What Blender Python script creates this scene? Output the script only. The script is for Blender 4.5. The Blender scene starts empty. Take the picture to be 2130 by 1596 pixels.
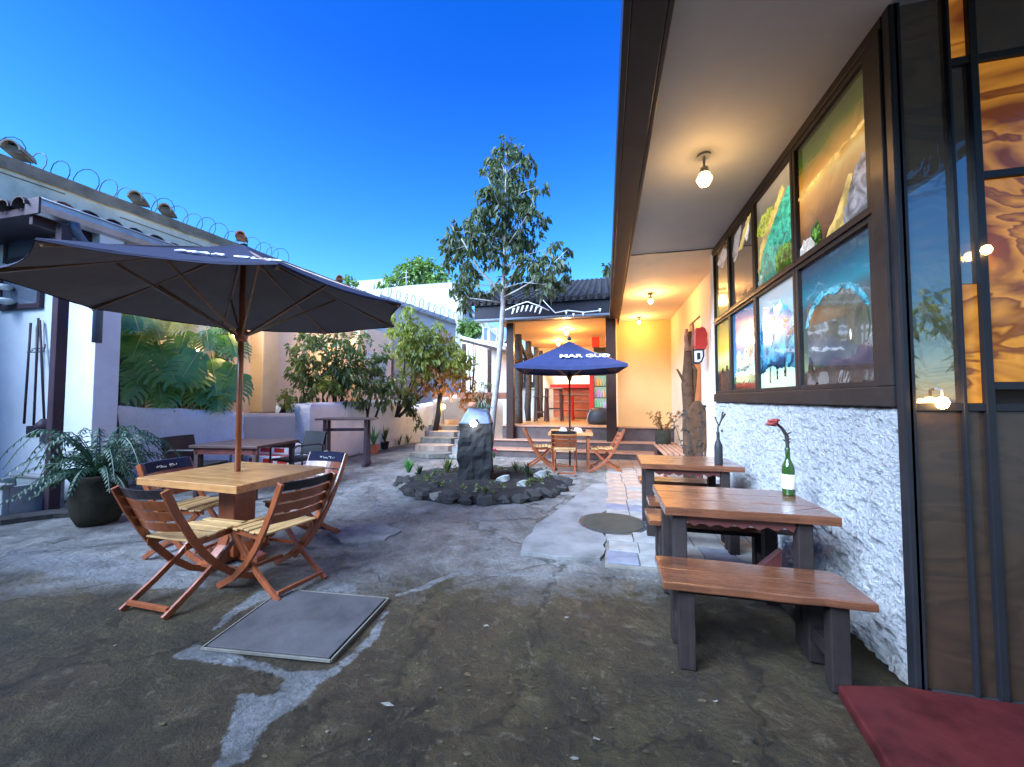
import bpy, math, random
from mathutils import Vector, Matrix, noise
random.seed(7)
R = math.radians
S = bpy.context.scene
COL = S.collection
# ------------------------------------------------------------------ camera
CH = 1.4; FP = 800.0; YAW = R(13.7); PIT = math.atan(32/800)
cd = bpy.data.cameras.new('camera'); cam = bpy.data.objects.new('camera', cd); COL.objects.link(cam)
cam.location = (0, 0, CH); cam.rotation_euler = (R(90)+PIT, 0, YAW)
cd.sensor_fit = 'HORIZONTAL'; cd.sensor_width = 36; cd.lens = 36*FP/2130; cd.clip_start = .05; cd.clip_end = 3000
S.camera = cam
# ------------------------------------------------------------------ sky and sun
SUN_EL = R(37); SUN_DIR_AZ = R(-128)      # azimuth measured from +X towards +Y
W = bpy.data.worlds.new('World'); S.world = W; W.use_nodes = True
wn = W.node_tree.nodes; wl = W.node_tree.links
bg = wn['Background']; sky = wn.new('ShaderNodeTexSky'); sky.sky_type = 'NISHITA'; sky.sun_disc = False
sky.sun_elevation = SUN_EL; sky.sun_rotation = R(90)-SUN_DIR_AZ
sky.altitude = 1500; sky.air_density = 1.2; sky.dust_density = .3; sky.ozone_density = 3.0
hs = wn.new('ShaderNodeHueSaturation'); hs.inputs['Saturation'].default_value = 1.39; hs.inputs['Hue'].default_value = .524; hs.inputs['Value'].default_value = 1.0
tcw = wn.new('ShaderNodeTexCoord'); sxw = wn.new('ShaderNodeSeparateXYZ'); wl.new(tcw.outputs['Generated'], sxw.inputs[0])
mrh = wn.new('ShaderNodeMapRange'); mrh.inputs['From Min'].default_value = .0; mrh.inputs['From Max'].default_value = .65; mrh.inputs['To Min'].default_value = .488; mrh.inputs['To Max'].default_value = .526
wl.new(sxw.outputs[2], mrh.inputs['Value']); wl.new(mrh.outputs[0], hs.inputs['Hue'])
wl.new(sky.outputs[0], hs.inputs['Color']); wl.new(hs.outputs[0], bg.inputs[0]); bg.inputs[1].default_value = .085
sl = bpy.data.lights.new('sun', 'SUN'); sl.energy = 4.9; sl.angle = R(50); sl.color = (.56, .74, 1)
so = bpy.data.objects.new('sun', sl); COL.objects.link(so)
sd = Vector((math.cos(SUN_EL)*math.cos(SUN_DIR_AZ), math.cos(SUN_EL)*math.sin(SUN_DIR_AZ), math.sin(SUN_EL)))
so.rotation_euler = sd.to_track_quat('Z', 'Y').to_euler(); so.location = (20, -6, 12)
S.view_settings.view_transform = 'Standard'; S.view_settings.look = 'None'
S.view_settings.exposure = 2.25; S.view_settings.gamma = 1; S.view_settings.use_curve_mapping = False
S.render.engine = 'CYCLES'

# ------------------------------------------------------------------ helpers
def ray(u, v):
    r = (u-1065)/FP; s = (798-v)/FP
    f = math.cos(PIT)-s*math.sin(PIT); z = math.sin(PIT)+s*math.cos(PIT)
    return Vector((r*math.cos(YAW)-f*math.sin(YAW), r*math.sin(YAW)+f*math.cos(YAW), z))
def at(u, v, x=None, y=None, z=None):
    d = ray(u, v)
    t = (z-CH)/d.z if z is not None else (x/d.x if x is not None else y/d.y)
    return Vector((d.x*t, d.y*t, d.z*t+CH))
def V(*a): return Vector(a)
class MB:
    def __init__(s): s.v = []; s.f = []; s.m = []; s.mi = 0
    def add(s, vs, fs):
        b = len(s.v); s.v += [Vector(q) for q in vs]
        for f in fs: s.f.append([b+i for i in f]); s.m.append(s.mi)
        return s
    def box(s, x0, y0, z0, x1, y1, z1):
        x0, x1 = min(x0, x1), max(x0, x1); y0, y1 = min(y0, y1), max(y0, y1); z0, z1 = min(z0, z1), max(z0, z1)
        return s.add([(x0,y0,z0),(x1,y0,z0),(x1,y1,z0),(x0,y1,z0),(x0,y0,z1),(x1,y0,z1),(x1,y1,z1),(x0,y1,z1)],
              [(0,3,2,1),(4,5,6,7),(0,1,5,4),(1,2,6,5),(2,3,7,6),(3,0,4,7)])
    def bar(s, p, q, w, h, up=(0,0,1)):
        p = Vector(p); q = Vector(q); d = (q-p).normalized(); up = Vector(up)
        a = d.cross(up)
        if a.length < 1e-4: a = d.cross(Vector((1,0,0)))
        a.normalize(); b = a.cross(d).normalized(); a = a*w/2; b = b*h/2
        return s.add([p-a-b,p+a-b,p+a+b,p-a+b,q-a-b,q+a-b,q+a+b,q-a+b],
              [(0,1,2,3),(7,6,5,4),(0,4,5,1),(1,5,6,2),(2,6,7,3),(3,7,4,0)])
    def tube(s, pts, r, n=8):
        pts = [Vector(p) for p in pts]; k = len(pts)
        rs = r if isinstance(r, (list, tuple)) else [r]*k
        b0 = len(s.v); ref = Vector((0,0,1)); 
        t0 = (pts[1]-pts[0]).normalized()
        if abs(t0.dot(ref)) > .9: ref = Vector((1,0,0))
        a = t0.cross(ref).normalized()
        for i in range(k):
            t = (pts[min(i+1,k-1)]-pts[max(i-1,0)]).normalized()
            a = (a-t*a.dot(t)).normalized(); b = t.cross(a)
            for j in range(n):
                an = 2*math.pi*j/n; s.v.append(pts[i]+(a*math.cos(an)+b*math.sin(an))*rs[i])
        for i in range(k-1):
            for j in range(n):
                s.f.append([b0+i*n+j, b0+i*n+(j+1)%n, b0+(i+1)*n+(j+1)%n, b0+(i+1)*n+j]); s.m.append(s.mi)
        s.f.append([b0+j for j in range(n)][::-1]); s.m.append(s.mi)
        s.f.append([b0+(k-1)*n+j for j in range(n)]); s.m.append(s.mi)
        return s
    def lathe(s, prof, c=(0,0,0), n=20):
        c = Vector(c); b0 = len(s.v); k = len(prof)
        for (r, z) in prof:
            for j in range(n):
                an = 2*math.pi*j/n; s.v.append(c+Vector((r*math.cos(an), r*math.sin(an), z)))
        for i in range(k-1):
            for j in range(n):
                s.f.append([b0+i*n+j, b0+i*n+(j+1)%n, b0+(i+1)*n+(j+1)%n, b0+(i+1)*n+j]); s.m.append(s.mi)
        s.f.append([b0+j for j in range(n)][::-1]); s.m.append(s.mi)
        s.f.append([b0+(k-1)*n+j for j in range(n)]); s.m.append(s.mi)
        return s
    def extrude(s, pts, vec):
        n = len(pts); b = len(s.v); vec = Vector(vec)
        s.v += [Vector(p) for p in pts]+[Vector(p)+vec for p in pts]
        s.f.append([b+i for i in range(n)][::-1]); s.m.append(s.mi)
        s.f.append([b+n+i for i in range(n)]); s.m.append(s.mi)
        for i in range(n): s.f.append([b+i, b+(i+1)%n, b+n+(i+1)%n, b+n+i]); s.m.append(s.mi)
        return s
    def face(s, pts):
        b = len(s.v); s.v += [Vector(p) for p in pts]; s.f.append(list(range(b, b+len(pts)))); s.m.append(s.mi); return s
    def ribbon(s, path, w, x0, x1):          # bent flat bar: path in (y,z), width w, extruded in x
        P = [Vector((0, a, b)) for a, b in path]; L = []; Rr = []
        for i, p in enumerate(P):
            t = (P[min(i+1, len(P)-1)]-P[max(i-1, 0)]).normalized(); nrm = Vector((0, -t.z, t.y))*w/2
            L.append(p+nrm); Rr.append(p-nrm)
        for i in range(len(P)-1):
            q = [L[i], L[i+1], Rr[i+1], Rr[i]]
            a = [Vector((x0, k.y, k.z)) for k in q]; b = [Vector((x1, k.y, k.z)) for k in q]
            s.add(a+b, [(0,1,2,3),(7,6,5,4),(0,4,5,1),(2,6,7,3)]+([(0,3,7,4)] if i == 0 else [])+([(1,5,6,2)] if i == len(P)-2 else []))
        return s
    def build(s, name, mats, parent=None, world=False, smooth=False, bevel=0, label=None):
        me = bpy.data.meshes.new(name)
        vs = s.v
        if world and parent is not None:
            Mi = MATS_OF[parent.name].inverted(); vs = [Mi @ q for q in vs]
        me.from_pydata([tuple(q) for q in vs], [], s.f)
        if not isinstance(mats, (list, tuple)): mats = [mats]
        for m_ in mats: me.materials.append(m_)
        for p, mi in zip(me.polygons, s.m):
            p.material_index = mi; p.use_smooth = smooth
        import bmesh
        bm = bmesh.new(); bm.from_mesh(me); bmesh.ops.recalc_face_normals(bm, faces=bm.faces); bm.to_mesh(me); bm.free()
        o = bpy.data.objects.new(name, me); COL.objects.link(o)
        if parent is not None: o.parent = parent
        if bevel:
            b = o.modifiers.new('bevel', 'BEVEL'); b.width = bevel; b.segments = 2; b.limit_method = 'ANGLE'; b.angle_limit = R(40)
        if label: o['label'] = label
        return o
MATS_OF = {}
def thing(name, label, cat, loc=(0,0,0), rz=0, group=None):
    o = bpy.data.objects.new(name, None); COL.objects.link(o); o.empty_display_size = .2
    o.location = loc; o.rotation_euler = (0,0,rz); o['label'] = label; o['category'] = cat
    if group: o['group'] = group
    MATS_OF[o.name] = Matrix.Translation(Vector(loc)) @ Matrix.Rotation(rz, 4, 'Z')
    return o
def tag(o, label, cat, group=None):
    o['label'] = label; o['category'] = cat
    if group: o['group'] = group
    return o
def struct(o): o['kind'] = 'structure'; return o
def stuff(o, label=None, cat=None):
    o['kind'] = 'stuff'
    if label: o['label'] = label
    if cat: o['category'] = cat
    return o
def copy_tree(root, loc, rz, label=None):
    kids = {}
    for o in bpy.data.objects:
        if o.parent: kids.setdefault(o.parent.name, []).append(o)
    def rec(o, parent):
        c = o.copy(); COL.objects.link(c)
        if parent is not None: c.parent = parent
        for k in kids.get(o.name, []): rec(k, c)
        return c
    c = rec(root, None); c.location = loc; c.rotation_euler = (0,0,rz)
    if label: c['label'] = label
    MATS_OF[c.name] = Matrix.Translation(Vector(loc)) @ Matrix.Rotation(rz, 4, 'Z')
    return c
# ------------------------------------------------------------------ materials
def new(name):
    m = bpy.data.materials.new(name); m.use_nodes = True; nt = m.node_tree
    return m, nt, nt.nodes['Principled BSDF']
def N(nt, typ, **k):
    n = nt.nodes.new(typ)
    for a, b in k.items(): n.inputs[a].default_value = b
    return n
def ramp(nt, fac, stops):
    r = nt.nodes.new('ShaderNodeValToRGB'); e = r.color_ramp.elements
    e[0].position = stops[0][0]; e[0].color = (*stops[0][1], 1)
    e[1].position = stops[-1][0]; e[1].color = (*stops[-1][1], 1)
    for p, c in stops[1:-1]: x = e.new(p); x.color = (*c, 1)
    nt.links.new(fac, r.inputs[0]); return r.outputs[0]
def mixc(nt, fac, a, b, mode='MIX'):
    m = nt.nodes.new('ShaderNodeMix'); m.data_type = 'RGBA'; m.blend_type = mode
    def put(sock, val):
        if isinstance(val, (tuple, list)): sock.default_value = (*val[:3], 1)
        elif isinstance(val, (int, float)): sock.default_value = val
        else: nt.links.new(val, sock)
    put(m.inputs[0], fac); put(m.inputs[6], a); put(m.inputs[7], b); return m.outputs[2]
def mth(nt, op, a, b=0.0, clamp=False):
    m = nt.nodes.new('ShaderNodeMath'); m.operation = op; m.use_clamp = clamp
    for i, q in enumerate((a, b)):
        if isinstance(q, (int, float)): m.inputs[i].default_value = q
        else: nt.links.new(q, m.inputs[i])
    return m.outputs[0]
def noise_tex(nt, scale, detail=6, rough=.6, dist=0, vec=None, stretch=None, geo=False):
    c = nt.nodes.new('ShaderNodeTexCoord'); src = c.outputs['Object']
    if geo: g = nt.nodes.new('ShaderNodeNewGeometry'); src = g.outputs['Position']
    if vec is not None: src = vec
    if stretch:
        mp = nt.nodes.new('ShaderNodeMapping'); mp.inputs['Scale'].default_value = stretch; nt.links.new(src, mp.inputs[0]); src = mp.outputs[0]
    n = N(nt, 'ShaderNodeTexNoise', Scale=scale, Detail=detail, Roughness=rough, Distortion=dist); nt.links.new(src, n.inputs['Vector'])
    return n.outputs['Fac']
def bump(nt, bs, h, strength=.3, dist=.01):
    b = N(nt, 'ShaderNodeBump', Strength=strength, Distance=dist); nt.links.new(h, b.inputs['Height']); nt.links.new(b.outputs[0], bs.inputs['Normal'])
def basic(name, col, rough=.7, var=.25, scale=6, bs_=.25, metal=0, dark=None, spec=.5, fine=60, coat=0, geo=False, bdist=.01):
    m, nt, p = new(name)
    n1 = noise_tex(nt, scale, 8, .65, geo=geo)
    d = dark or tuple(c*(1-var*1.6) for c in col); l = tuple(min(1, c*(1+var)) for c in col)
    c = ramp(nt, n1, [(.25, d), (.5, col), (.75, l)])
    nt.links.new(c, p.inputs['Base Color']); p.inputs['Metallic'].default_value = metal
    p.inputs['Specular IOR Level'].default_value = spec if max(col) > .1 else min(spec, .18)
    n2 = noise_tex(nt, fine, 6, .7, geo=geo)
    rr = mth(nt, 'ADD', mth(nt, 'MULTIPLY', n2, .25), rough-.12, True); nt.links.new(rr, p.inputs['Roughness'])
    p.inputs['Coat Weight'].default_value = coat; p.inputs['Coat Roughness'].default_value = .15
    bump(nt, p, mth(nt, 'ADD', n2, mth(nt, 'MULTIPLY', n1, 1.5)), bs_, bdist)
    return m
def wood(name, col, dark, rough=.45, axis=0, coat=.2, scale=9):
    m, nt, p = new(name)
    st = [14, 14, 14]; st[axis] = 1.0
    g = noise_tex(nt, scale/6, 8, .65, 1.2, stretch=tuple(st))
    g2 = noise_tex(nt, 2.3, 4, .6)
    c = ramp(nt, g, [(.3, dark), (.5, col), (.72, tuple(min(1, q*1.35) for q in col))])
    g3 = ramp(nt, noise_tex(nt, 7, 6, .7), [(.42, (0,0,0)), (.7, (1,1,1))])
    c = mixc(nt, mth(nt, 'MULTIPLY', g2, .6), c, tuple(q*.5 for q in dark))
    c = mixc(nt, mth(nt, 'MULTIPLY', g3, .35), c, tuple(min(1, q*1.5+.01) for q in col))
    nt.links.new(c, p.inputs['Base Color'])
    nt.links.new(mth(nt, 'ADD', mth(nt, 'MULTIPLY', g, .25), rough-.1, True), p.inputs['Roughness'])
    p.inputs['Coat Weight'].default_value = coat if max(col) > .1 else coat*.3; p.inputs['Coat Roughness'].default_value = .2
    p.inputs['Specular IOR Level'].default_value = .5 if max(col) > .1 else .2
    bump(nt, p, g, .25, .004)
    return m
def leafmat(name, a, b, rough=.45, trans=.3, scale=7):
    m, nt, p = new(name)
    n1 = noise_tex(nt, scale, 3, .6, geo=True)
    c = ramp(nt, n1, [(.3, a), (.7, b)]); nt.links.new(c, p.inputs['Base Color']); p.inputs['Roughness'].default_value = rough
    t = nt.nodes.new('ShaderNodeBsdfTranslucent'); nt.links.new(mixc(nt, .5, c, (b[0]*1.6, b[1]*1.6, b[2]*.6)), t.inputs[0])
    mx = nt.nodes.new('ShaderNodeMixShader'); mx.inputs[0].default_value = trans
    out = nt.nodes['Material Output']
    nt.links.new(p.outputs[0], mx.inputs[1]); nt.links.new(t.outputs[0], mx.inputs[2]); nt.links.new(mx.outputs[0], out.inputs[0])
    return m
def emit(name, col, st, glossy=False):
    m, nt, p = new(name); p.inputs['Base Color'].default_value = (*col, 1)
    p.inputs['Emission Color'].default_value = (*col, 1); p.inputs['Emission Strength'].default_value = st
    return m
M = {}
M['white'] = basic('painted_white', (.72,.72,.7), .75, .08, 3, .3, fine=40)
M['plaster'] = basic('white_plaster', (.7,.72,.73), .8, .1, 1.3, .35, fine=25)
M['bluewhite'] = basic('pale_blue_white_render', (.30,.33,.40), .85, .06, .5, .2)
M['cream'] = basic('cream_plaster', (.72,.58,.40), .8, .08, 2, .2)
M['peach'] = basic('peach_plaster', (.76,.64,.53), .8, .06, 2, .2)
M['yellow'] = basic('yellow_plaster', (.72,.43,.17), .75, .06, 2, .15)
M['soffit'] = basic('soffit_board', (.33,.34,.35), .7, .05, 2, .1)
M['concrete'] = basic('weathered_concrete', (.50,.50,.44), .85, .3, 1.6, .5, fine=30)
M['wallcap'] = basic('stained_cap', (.16,.15,.13), .9, .6, 3, .6, dark=(.07,.07,.06))
M['darkmetal'] = basic('dark_metal', (.06,.058,.06), .4, .2, 5, .1, metal=.2)
M['frame'] = wood('dark_frame_wood', (.022,.018,.017), (.013,.012,.012), .5, 1, .12)
M['darkfascia'] = basic('dark_navy_fascia', (.013,.012,.02), .5, .2, 4, .1)
M['fascia'] = basic('dark_fascia', (.017,.017,.020), .4, .2, 4, .1)
M['teak'] = wood('varnished_teak', (.30,.078,.022), (.16,.038,.014), .32, 0, .5)
M['teaky'] = wood('varnished_teak_upright', (.30,.075,.022), (.16,.038,.014), .32, 2, .5)
M['teaktop'] = wood('honey_table_wood', (.50,.235,.08), (.33,.14,.045), .28, 0, .6)
M['teakseat'] = wood('honey_seat_wood', (.58,.36,.15), (.4,.22,.08), .35, 0, .4)
M['rustic'] = wood('rustic_table_wood', (.165,.058,.026), (.06,.024,.015), .24, 0, .8, 6)
M['rusticdark'] = wood('rustic_dark_wood', (.026,.018,.017), (.014,.012,.012), .6, 2, .1)
M['redwood'] = wood('red_brown_wood', (.13,.035,.03), (.08,.025,.025), .35, 0, .5)
M['darktable'] = wood('dark_table_wood', (.10,.06,.055), (.06,.04,.04), .35, 0, .5)
M['darkslat'] = wood('dark_top_slat', (.035,.028,.03), (.02,.018,.02), .35, 0, .4)
M['navy'] = basic('navy_fabric', (.018,.021,.055), .8, .15, 20, .15, fine=300)
M['canopy'] = basic('backlit_canopy_underside', (.115,.11,.12), .85, .12, 3, .15, fine=200)  # underside: lighter grey paints in daylight passing through the navy fabric
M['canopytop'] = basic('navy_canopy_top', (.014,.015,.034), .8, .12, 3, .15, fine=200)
M['blue'] = basic('blue_canopy_fabric', (.022,.030,.085), .7, .12, 5, .1, fine=200)
M['blueflap'] = basic('blue_flap', (.05,.06,.22), .7, .12, 5, .1, fine=200)
M['text'] = basic('white_print', (.8,.8,.8), .6, .03)
M['clay'] = basic('clay_tile', (.28,.12,.075), .8, .5, 7, .5)
M['roofdark'] = basic('dark_pavilion_tile', (.030,.026,.028), .7, .5, 5, .5)
M['claydark'] = basic('old_roof_tile', (.085,.062,.06), .8, .5, 5, .5)
M['pot'] = basic('terracotta', (.45,.13,.06), .7, .2, 6, .3)
M['greypot'] = basic('mossy_pot', (.035,.032,.022), .85, .4, 6, .5)
M['trough'] = basic('concrete_trough', (.32,.34,.33), .85, .3, 4, .5)
M['bark'] = basic('pale_bark', (.27,.25,.24), .8, .35, 9, .5)
M['barkdark'] = basic('dark_bark', (.05,.04,.033), .85, .4, 12, .8)
M['cactus'] = basic('cork_cactus', (.085,.042,.022), .8, .4, 9, .7)
M['leaf_tree'] = leafmat('tree_leaf', (.030,.040,.018), (.075,.105,.035), .5, .4)
M['leaf_bush'] = leafmat('shrub_leaf', (.045,.075,.03), (.14,.19,.06), .45, .4, 4)
M['leaf_vine'] = leafmat('vine_leaf', (.08,.13,.03), (.30,.34,.07), .45, .45, 3)
M['leaf_dry'] = leafmat('dry_vine_leaf', (.16,.07,.02), (.30,.16,.06), .6, .35, 6)
M['leaf_monstera'] = leafmat('monstera_leaf', (.055,.20,.085), (.16,.38,.13), .3, .35, 5)
M['leaf_light'] = leafmat('pale_monstera_leaf', (.14,.2,.04), (.4,.38,.10), .35, .35, 5)
M['leaf_fern'] = leafmat('fern_leaf', (.02,.06,.04), (.05,.11,.06), .45, .25, 6)
M['leaf_far'] = leafmat('far_tree_leaf', (.05,.11,.025), (.16,.27,.06), .5, .3, .8)
M['wire'] = basic('razor_wire', (.012,.012,.05), .6, .1)
M['gutter'] = basic('grey_gutter', (.40,.41,.45), .35, .25, 3, .1, metal=.4)
M['pipe'] = basic('blue_grey_pipe', (.10,.12,.16), .35, .25, 3, .1)
M['post'] = basic('brown_post_paint', (.055,.035,.045), .45, .2, 3, .15)
M['brown'] = basic('brown_painted_steel', (.042,.024,.02), .35, .15, 4, .1)
M['red'] = basic('red_paint', (.5,.03,.02), .35, .1, 3, .05)
M['redfloor'] = basic('red_painted_floor', (.065,.010,.010), .6, .45, 5, .2, fine=20)
M['orangewood'] = wood('orange_counter_wood', (.42,.11,.03), (.25,.05,.02), .4, 0, .4)
M['tilefloor'] = basic('orange_floor', (.5,.27,.09), .3, .15, 3, .1)
M['stepwood'] = basic('step_dark', (.09,.065,.06), .6, .3, 3, .2)
M['stepnose'] = basic('step_nosing', (.36,.19,.12), .45, .2, 5, .1)
M['stone'] = basic('bed_stone', (.045,.042,.040), .85, .4, 5, .7)
M['palestone'] = basic('pale_stone', (.27,.27,.255), .8, .25, 6, .5)
M['soil'] = basic('dark_soil', (.03,.028,.028), .9, .4, 8, .9, bdist=.03)
M['pillar'] = basic('fountain_black_stone', (.028,.028,.029), .75, .25, 4, .4)
M['capmetal'] = basic('blue_grey_cap', (.12,.15,.21), .5, .3, 6, .2, metal=.3)
M['litter'] = basic('litter_chip', (.075,.055,.03), .85, .4, 9, .4)
M['slabpale'] = basic('worn_pale_slab', (.19,.185,.18), .75, .38, 2.5, .6, fine=45)
M['slab'] = basic('grey_slab', (.065,.06,.062), .7, .38, 2.2, .35, fine=45)
M['slablight'] = basic('light_cement', (.25,.26,.28), .8, .3, 5, .8, fine=25)
M['mortar'] = basic('pale_mortar', (.24,.24,.23), .85, .5, 9, 1.0, fine=35, bdist=.02, dark=(.12,.12,.1))
M['mossslab'] = basic('mossy_cement', (.16,.145,.12), .85, .35, 4, .8, fine=30)
M['cover'] = basic('iron_cover', (.05,.05,.04), .6, .2, 8, .4)
M['tileA'] = basic('grey_paver', (.24,.235,.22), .6, .3, 5, .4)
M['tileB'] = basic('pink_paver', (.30,.22,.17), .6, .3, 5, .4)
M['tileC'] = basic('blue_grey_paver', (.16,.17,.21), .6, .3, 5, .4)
M['black'] = basic('black_plastic', (.03,.03,.033), .45, .1)
M['bottle'], nt, p = new('green_bottle_glass')
p.inputs['Base Color'].default_value = (.03,.09,.015,1); p.inputs['Roughness'].default_value = .08; p.inputs['Coat Weight'].default_value = 1; p.inputs['Transmission Weight'].default_value = .35
M['petal'] = basic('dark_red_petal', (.25,.03,.025), .6, .2)
M['bulb'] = emit('warm_bulb', (1, .55, .16), 9)
M['bulbdim'] = emit('warm_small_bulb', (1, .6, .18), 8)
M['bulbwhite'] = emit('white_bulb', (.92, .95, 1), 15)
M['pink'] = basic('pink_flower', (.5,.04,.12), .6, .2)

# ---------------- rough white stucco (real relief added in the mesh as well)
def stucco(name, col, st=.8):
    m, nt, p = new(name)
    v = nt.nodes.new('ShaderNodeTexVoronoi'); v.feature = 'F1'; v.inputs['Scale'].default_value = 26
    c = nt.nodes.new('ShaderNodeNewGeometry'); 
    nz = noise_tex(nt, 9, 5, .7, geo=True)
    ad = nt.nodes.new('ShaderNodeVectorMath'); ad.operation = 'MULTIPLY_ADD'
    ad.inputs[1].default_value = (1,1,1); nt.links.new(c.outputs['Position'], ad.inputs[0])
    cm = nt.nodes.new('ShaderNodeCombineXYZ'); nt.links.new(mth(nt,'MULTIPLY',nz,.25), cm.inputs[0]); nt.links.new(mth(nt,'MULTIPLY',nz,.2), cm.inputs[2]); nt.links.new(cm.outputs[0], ad.inputs[2])
    nt.links.new(ad.outputs[0], v.inputs['Vector'])
    n2 = noise_tex(nt, 55, 6, .75, 1.0, geo=True); n3 = noise_tex(nt, 1.7, 5, .6, geo=True)
    h = mth(nt, 'ADD', mth(nt, 'MULTIPLY', v.outputs['Distance'], .9), mth(nt, 'MULTIPLY', n2, 1.2))
    base = ramp(nt, n3, [(.3, tuple(q*.82 for q in col)), (.6, col)])
    pits = ramp(nt, n2, [(.30, (.3,.3,.32)), (.37, (1,1,1))])
    pit2 = ramp(nt, noise_tex(nt, 20, 5, .7, 1.5, geo=True), [(.27, (.2,.2,.22)), (.31, (1,1,1))])
    sz_ = nt.nodes.new('ShaderNodeSeparateXYZ'); nt.links.new(c.outputs['Position'], sz_.inputs[0])
    dirt = mth(nt, 'ADD', mth(nt, 'MULTIPLY', sz_.outputs[2], 2.2), mth(nt, 'MULTIPLY', n3, .9)); dirt = ramp(nt, dirt, [(.40, (.66,.62,.55)), (.62, (1,1,1))])
    nt.links.new(mixc(nt, .85, mixc(nt, .8, mixc(nt, .8, base, pits, 'MULTIPLY'), pit2, 'MULTIPLY'), dirt, 'MULTIPLY'), p.inputs['Base Color']); p.inputs['Roughness'].default_value = .8
    bump(nt, p, h, st, .075); return m
M['stucco'] = stucco('rough_white_stucco', (.93,.93,.93), 1.0)
M['stucco2'] = stucco('soft_white_stucco', (.93,.95,.97), .5)
M['stuccobeige'] = stucco('beige_stucco', (.62,.55,.46), .45)

# ---------------- ground
def ground_mat():
    m, nt, p = new('worn_concrete_ground')
    g = nt.nodes.new('ShaderNodeNewGeometry'); sx = nt.nodes.new('ShaderNodeSeparateXYZ'); nt.links.new(g.outputs['Position'], sx.inputs[0])
    x, y = sx.outputs[0], sx.outputs[1]
    big = noise_tex(nt, .9, 6, .6, .4, geo=True); mid = noise_tex(nt, 4.5, 10, .74, .25, geo=True); fine = noise_tex(nt, 34, 10, .8, .0, geo=True)
    # distance along y of the edge of the darker near ground (wavy)
    edge = mth(nt, 'ADD', mth(nt, 'MULTIPLY', x, .22), mth(nt, 'ADD', 3.05, mth(nt, 'ADD', mth(nt, 'MULTIPLY', mth(nt, 'SUBTRACT', big, .5), 1.6), mth(nt, 'MULTIPLY', mth(nt, 'SUBTRACT', mid, .5), 1.1))))
    f = mth(nt, 'MULTIPLY', mth(nt, 'SUBTRACT', y, edge), 2.2); f = mth(nt, 'ADD', f, .5, True)
    near = ramp(nt, mid, [(.28, (.027,.015,.006)), (.48, (.056,.034,.012)), (.62, (.080,.052,.018)), (.8, (.14,.09,.036))])
    moss = ramp(nt, big, [(.42, (1,1,1)), (.62, (.78,.95,.62))])
    near = mixc(nt, .8, near, moss, 'MULTIPLY')
    far = ramp(nt, mid, [(.28, (.12,.115,.11)), (.5, (.26,.25,.235)), (.75, (.42,.41,.39))])
    c = mixc(nt, f, near, far)
    vo = nt.nodes.new('ShaderNodeTexVoronoi'); vo.feature = 'DISTANCE_TO_EDGE'; vo.inputs['Scale'].default_value = .8
    wv = nt.nodes.new('ShaderNodeVectorMath'); wv.operation = 'ADD'; cb = nt.nodes.new('ShaderNodeCombineXYZ')
    for i in (0, 1): nt.links.new(mth(nt, 'MULTIPLY', mid, .9 if i else .7), cb.inputs[i])
    nt.links.new(g.outputs['Position'], wv.inputs[0]); nt.links.new(cb.outputs[0], wv.inputs[1]); nt.links.new(wv.outputs[0], vo.inputs['Vector'])
    cr = ramp(nt, vo.outputs['Distance'], [(.0, (.35,.35,.33)), (.012, (1,1,1))])
    c = mixc(nt, .8, c, cr, 'MULTIPLY')
    fl = ramp(nt, fine, [(.66, (0,0,0)), (.72, (1,1,1))])
    c = mixc(nt, mth(nt, 'MULTIPLY', fl, .45), c, (.20,.18,.14))
    c = mixc(nt, .9, c, ramp(nt, fine, [(.32, (.5,.5,.5)), (.5, (.95,.95,.95)), (.68, (1.45,1.42,1.38))]), 'MULTIPLY')
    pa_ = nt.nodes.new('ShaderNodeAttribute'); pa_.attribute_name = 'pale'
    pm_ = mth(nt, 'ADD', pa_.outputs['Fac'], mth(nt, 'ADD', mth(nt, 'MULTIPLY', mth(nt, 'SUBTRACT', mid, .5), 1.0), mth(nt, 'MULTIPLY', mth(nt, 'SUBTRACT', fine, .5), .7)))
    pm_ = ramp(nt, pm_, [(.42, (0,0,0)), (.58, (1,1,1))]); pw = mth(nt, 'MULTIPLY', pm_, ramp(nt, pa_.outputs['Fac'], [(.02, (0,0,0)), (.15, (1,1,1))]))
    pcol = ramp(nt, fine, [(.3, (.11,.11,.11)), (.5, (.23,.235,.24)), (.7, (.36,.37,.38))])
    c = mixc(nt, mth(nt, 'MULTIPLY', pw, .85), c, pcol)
    mott = ramp(nt, noise_tex(nt, 11, 9, .8, .7, geo=True), [(.55, (0,0,0)), (.61, (1,1,1))]) 
    c = mixc(nt, mth(nt, 'MULTIPLY', mott, .42), c, (.20,.16,.10))
    dk_ = ramp(nt, noise_tex(nt, 1.6, 7, .7, 1.2, geo=True), [(.38, (.42,.42,.42)), (.55, (1,1,1))]); c = mixc(nt, .8, c, dk_, 'MULTIPLY')
    nt.links.new(c, p.inputs['Base Color'])
    nt.links.new(mth(nt, 'ADD', mth(nt, 'MULTIPLY', mid, .5), .32, True), p.inputs['Roughness'])
    h = mth(nt, 'ADD', mth(nt, 'MULTIPLY', mid, 1.6), mth(nt, 'MULTIPLY', fine, .7))
    h = mth(nt, 'ADD', h, mth(nt, 'MULTIPLY', cr, .5))
    bump(nt, p, h, 1.0, .05)
    return m
M['ground'] = ground_mat()
def gz(x, y):
    return 0.012*noise.noise(Vector((x*.7, y*.7, 0)))+.007*noise.noise(Vector((x*2.3, y*2.3, 3)))+.005*noise.noise(Vector((x*7, y*7, 7)))+.003*noise.noise(Vector((x*15, y*15, 1)))

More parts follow.
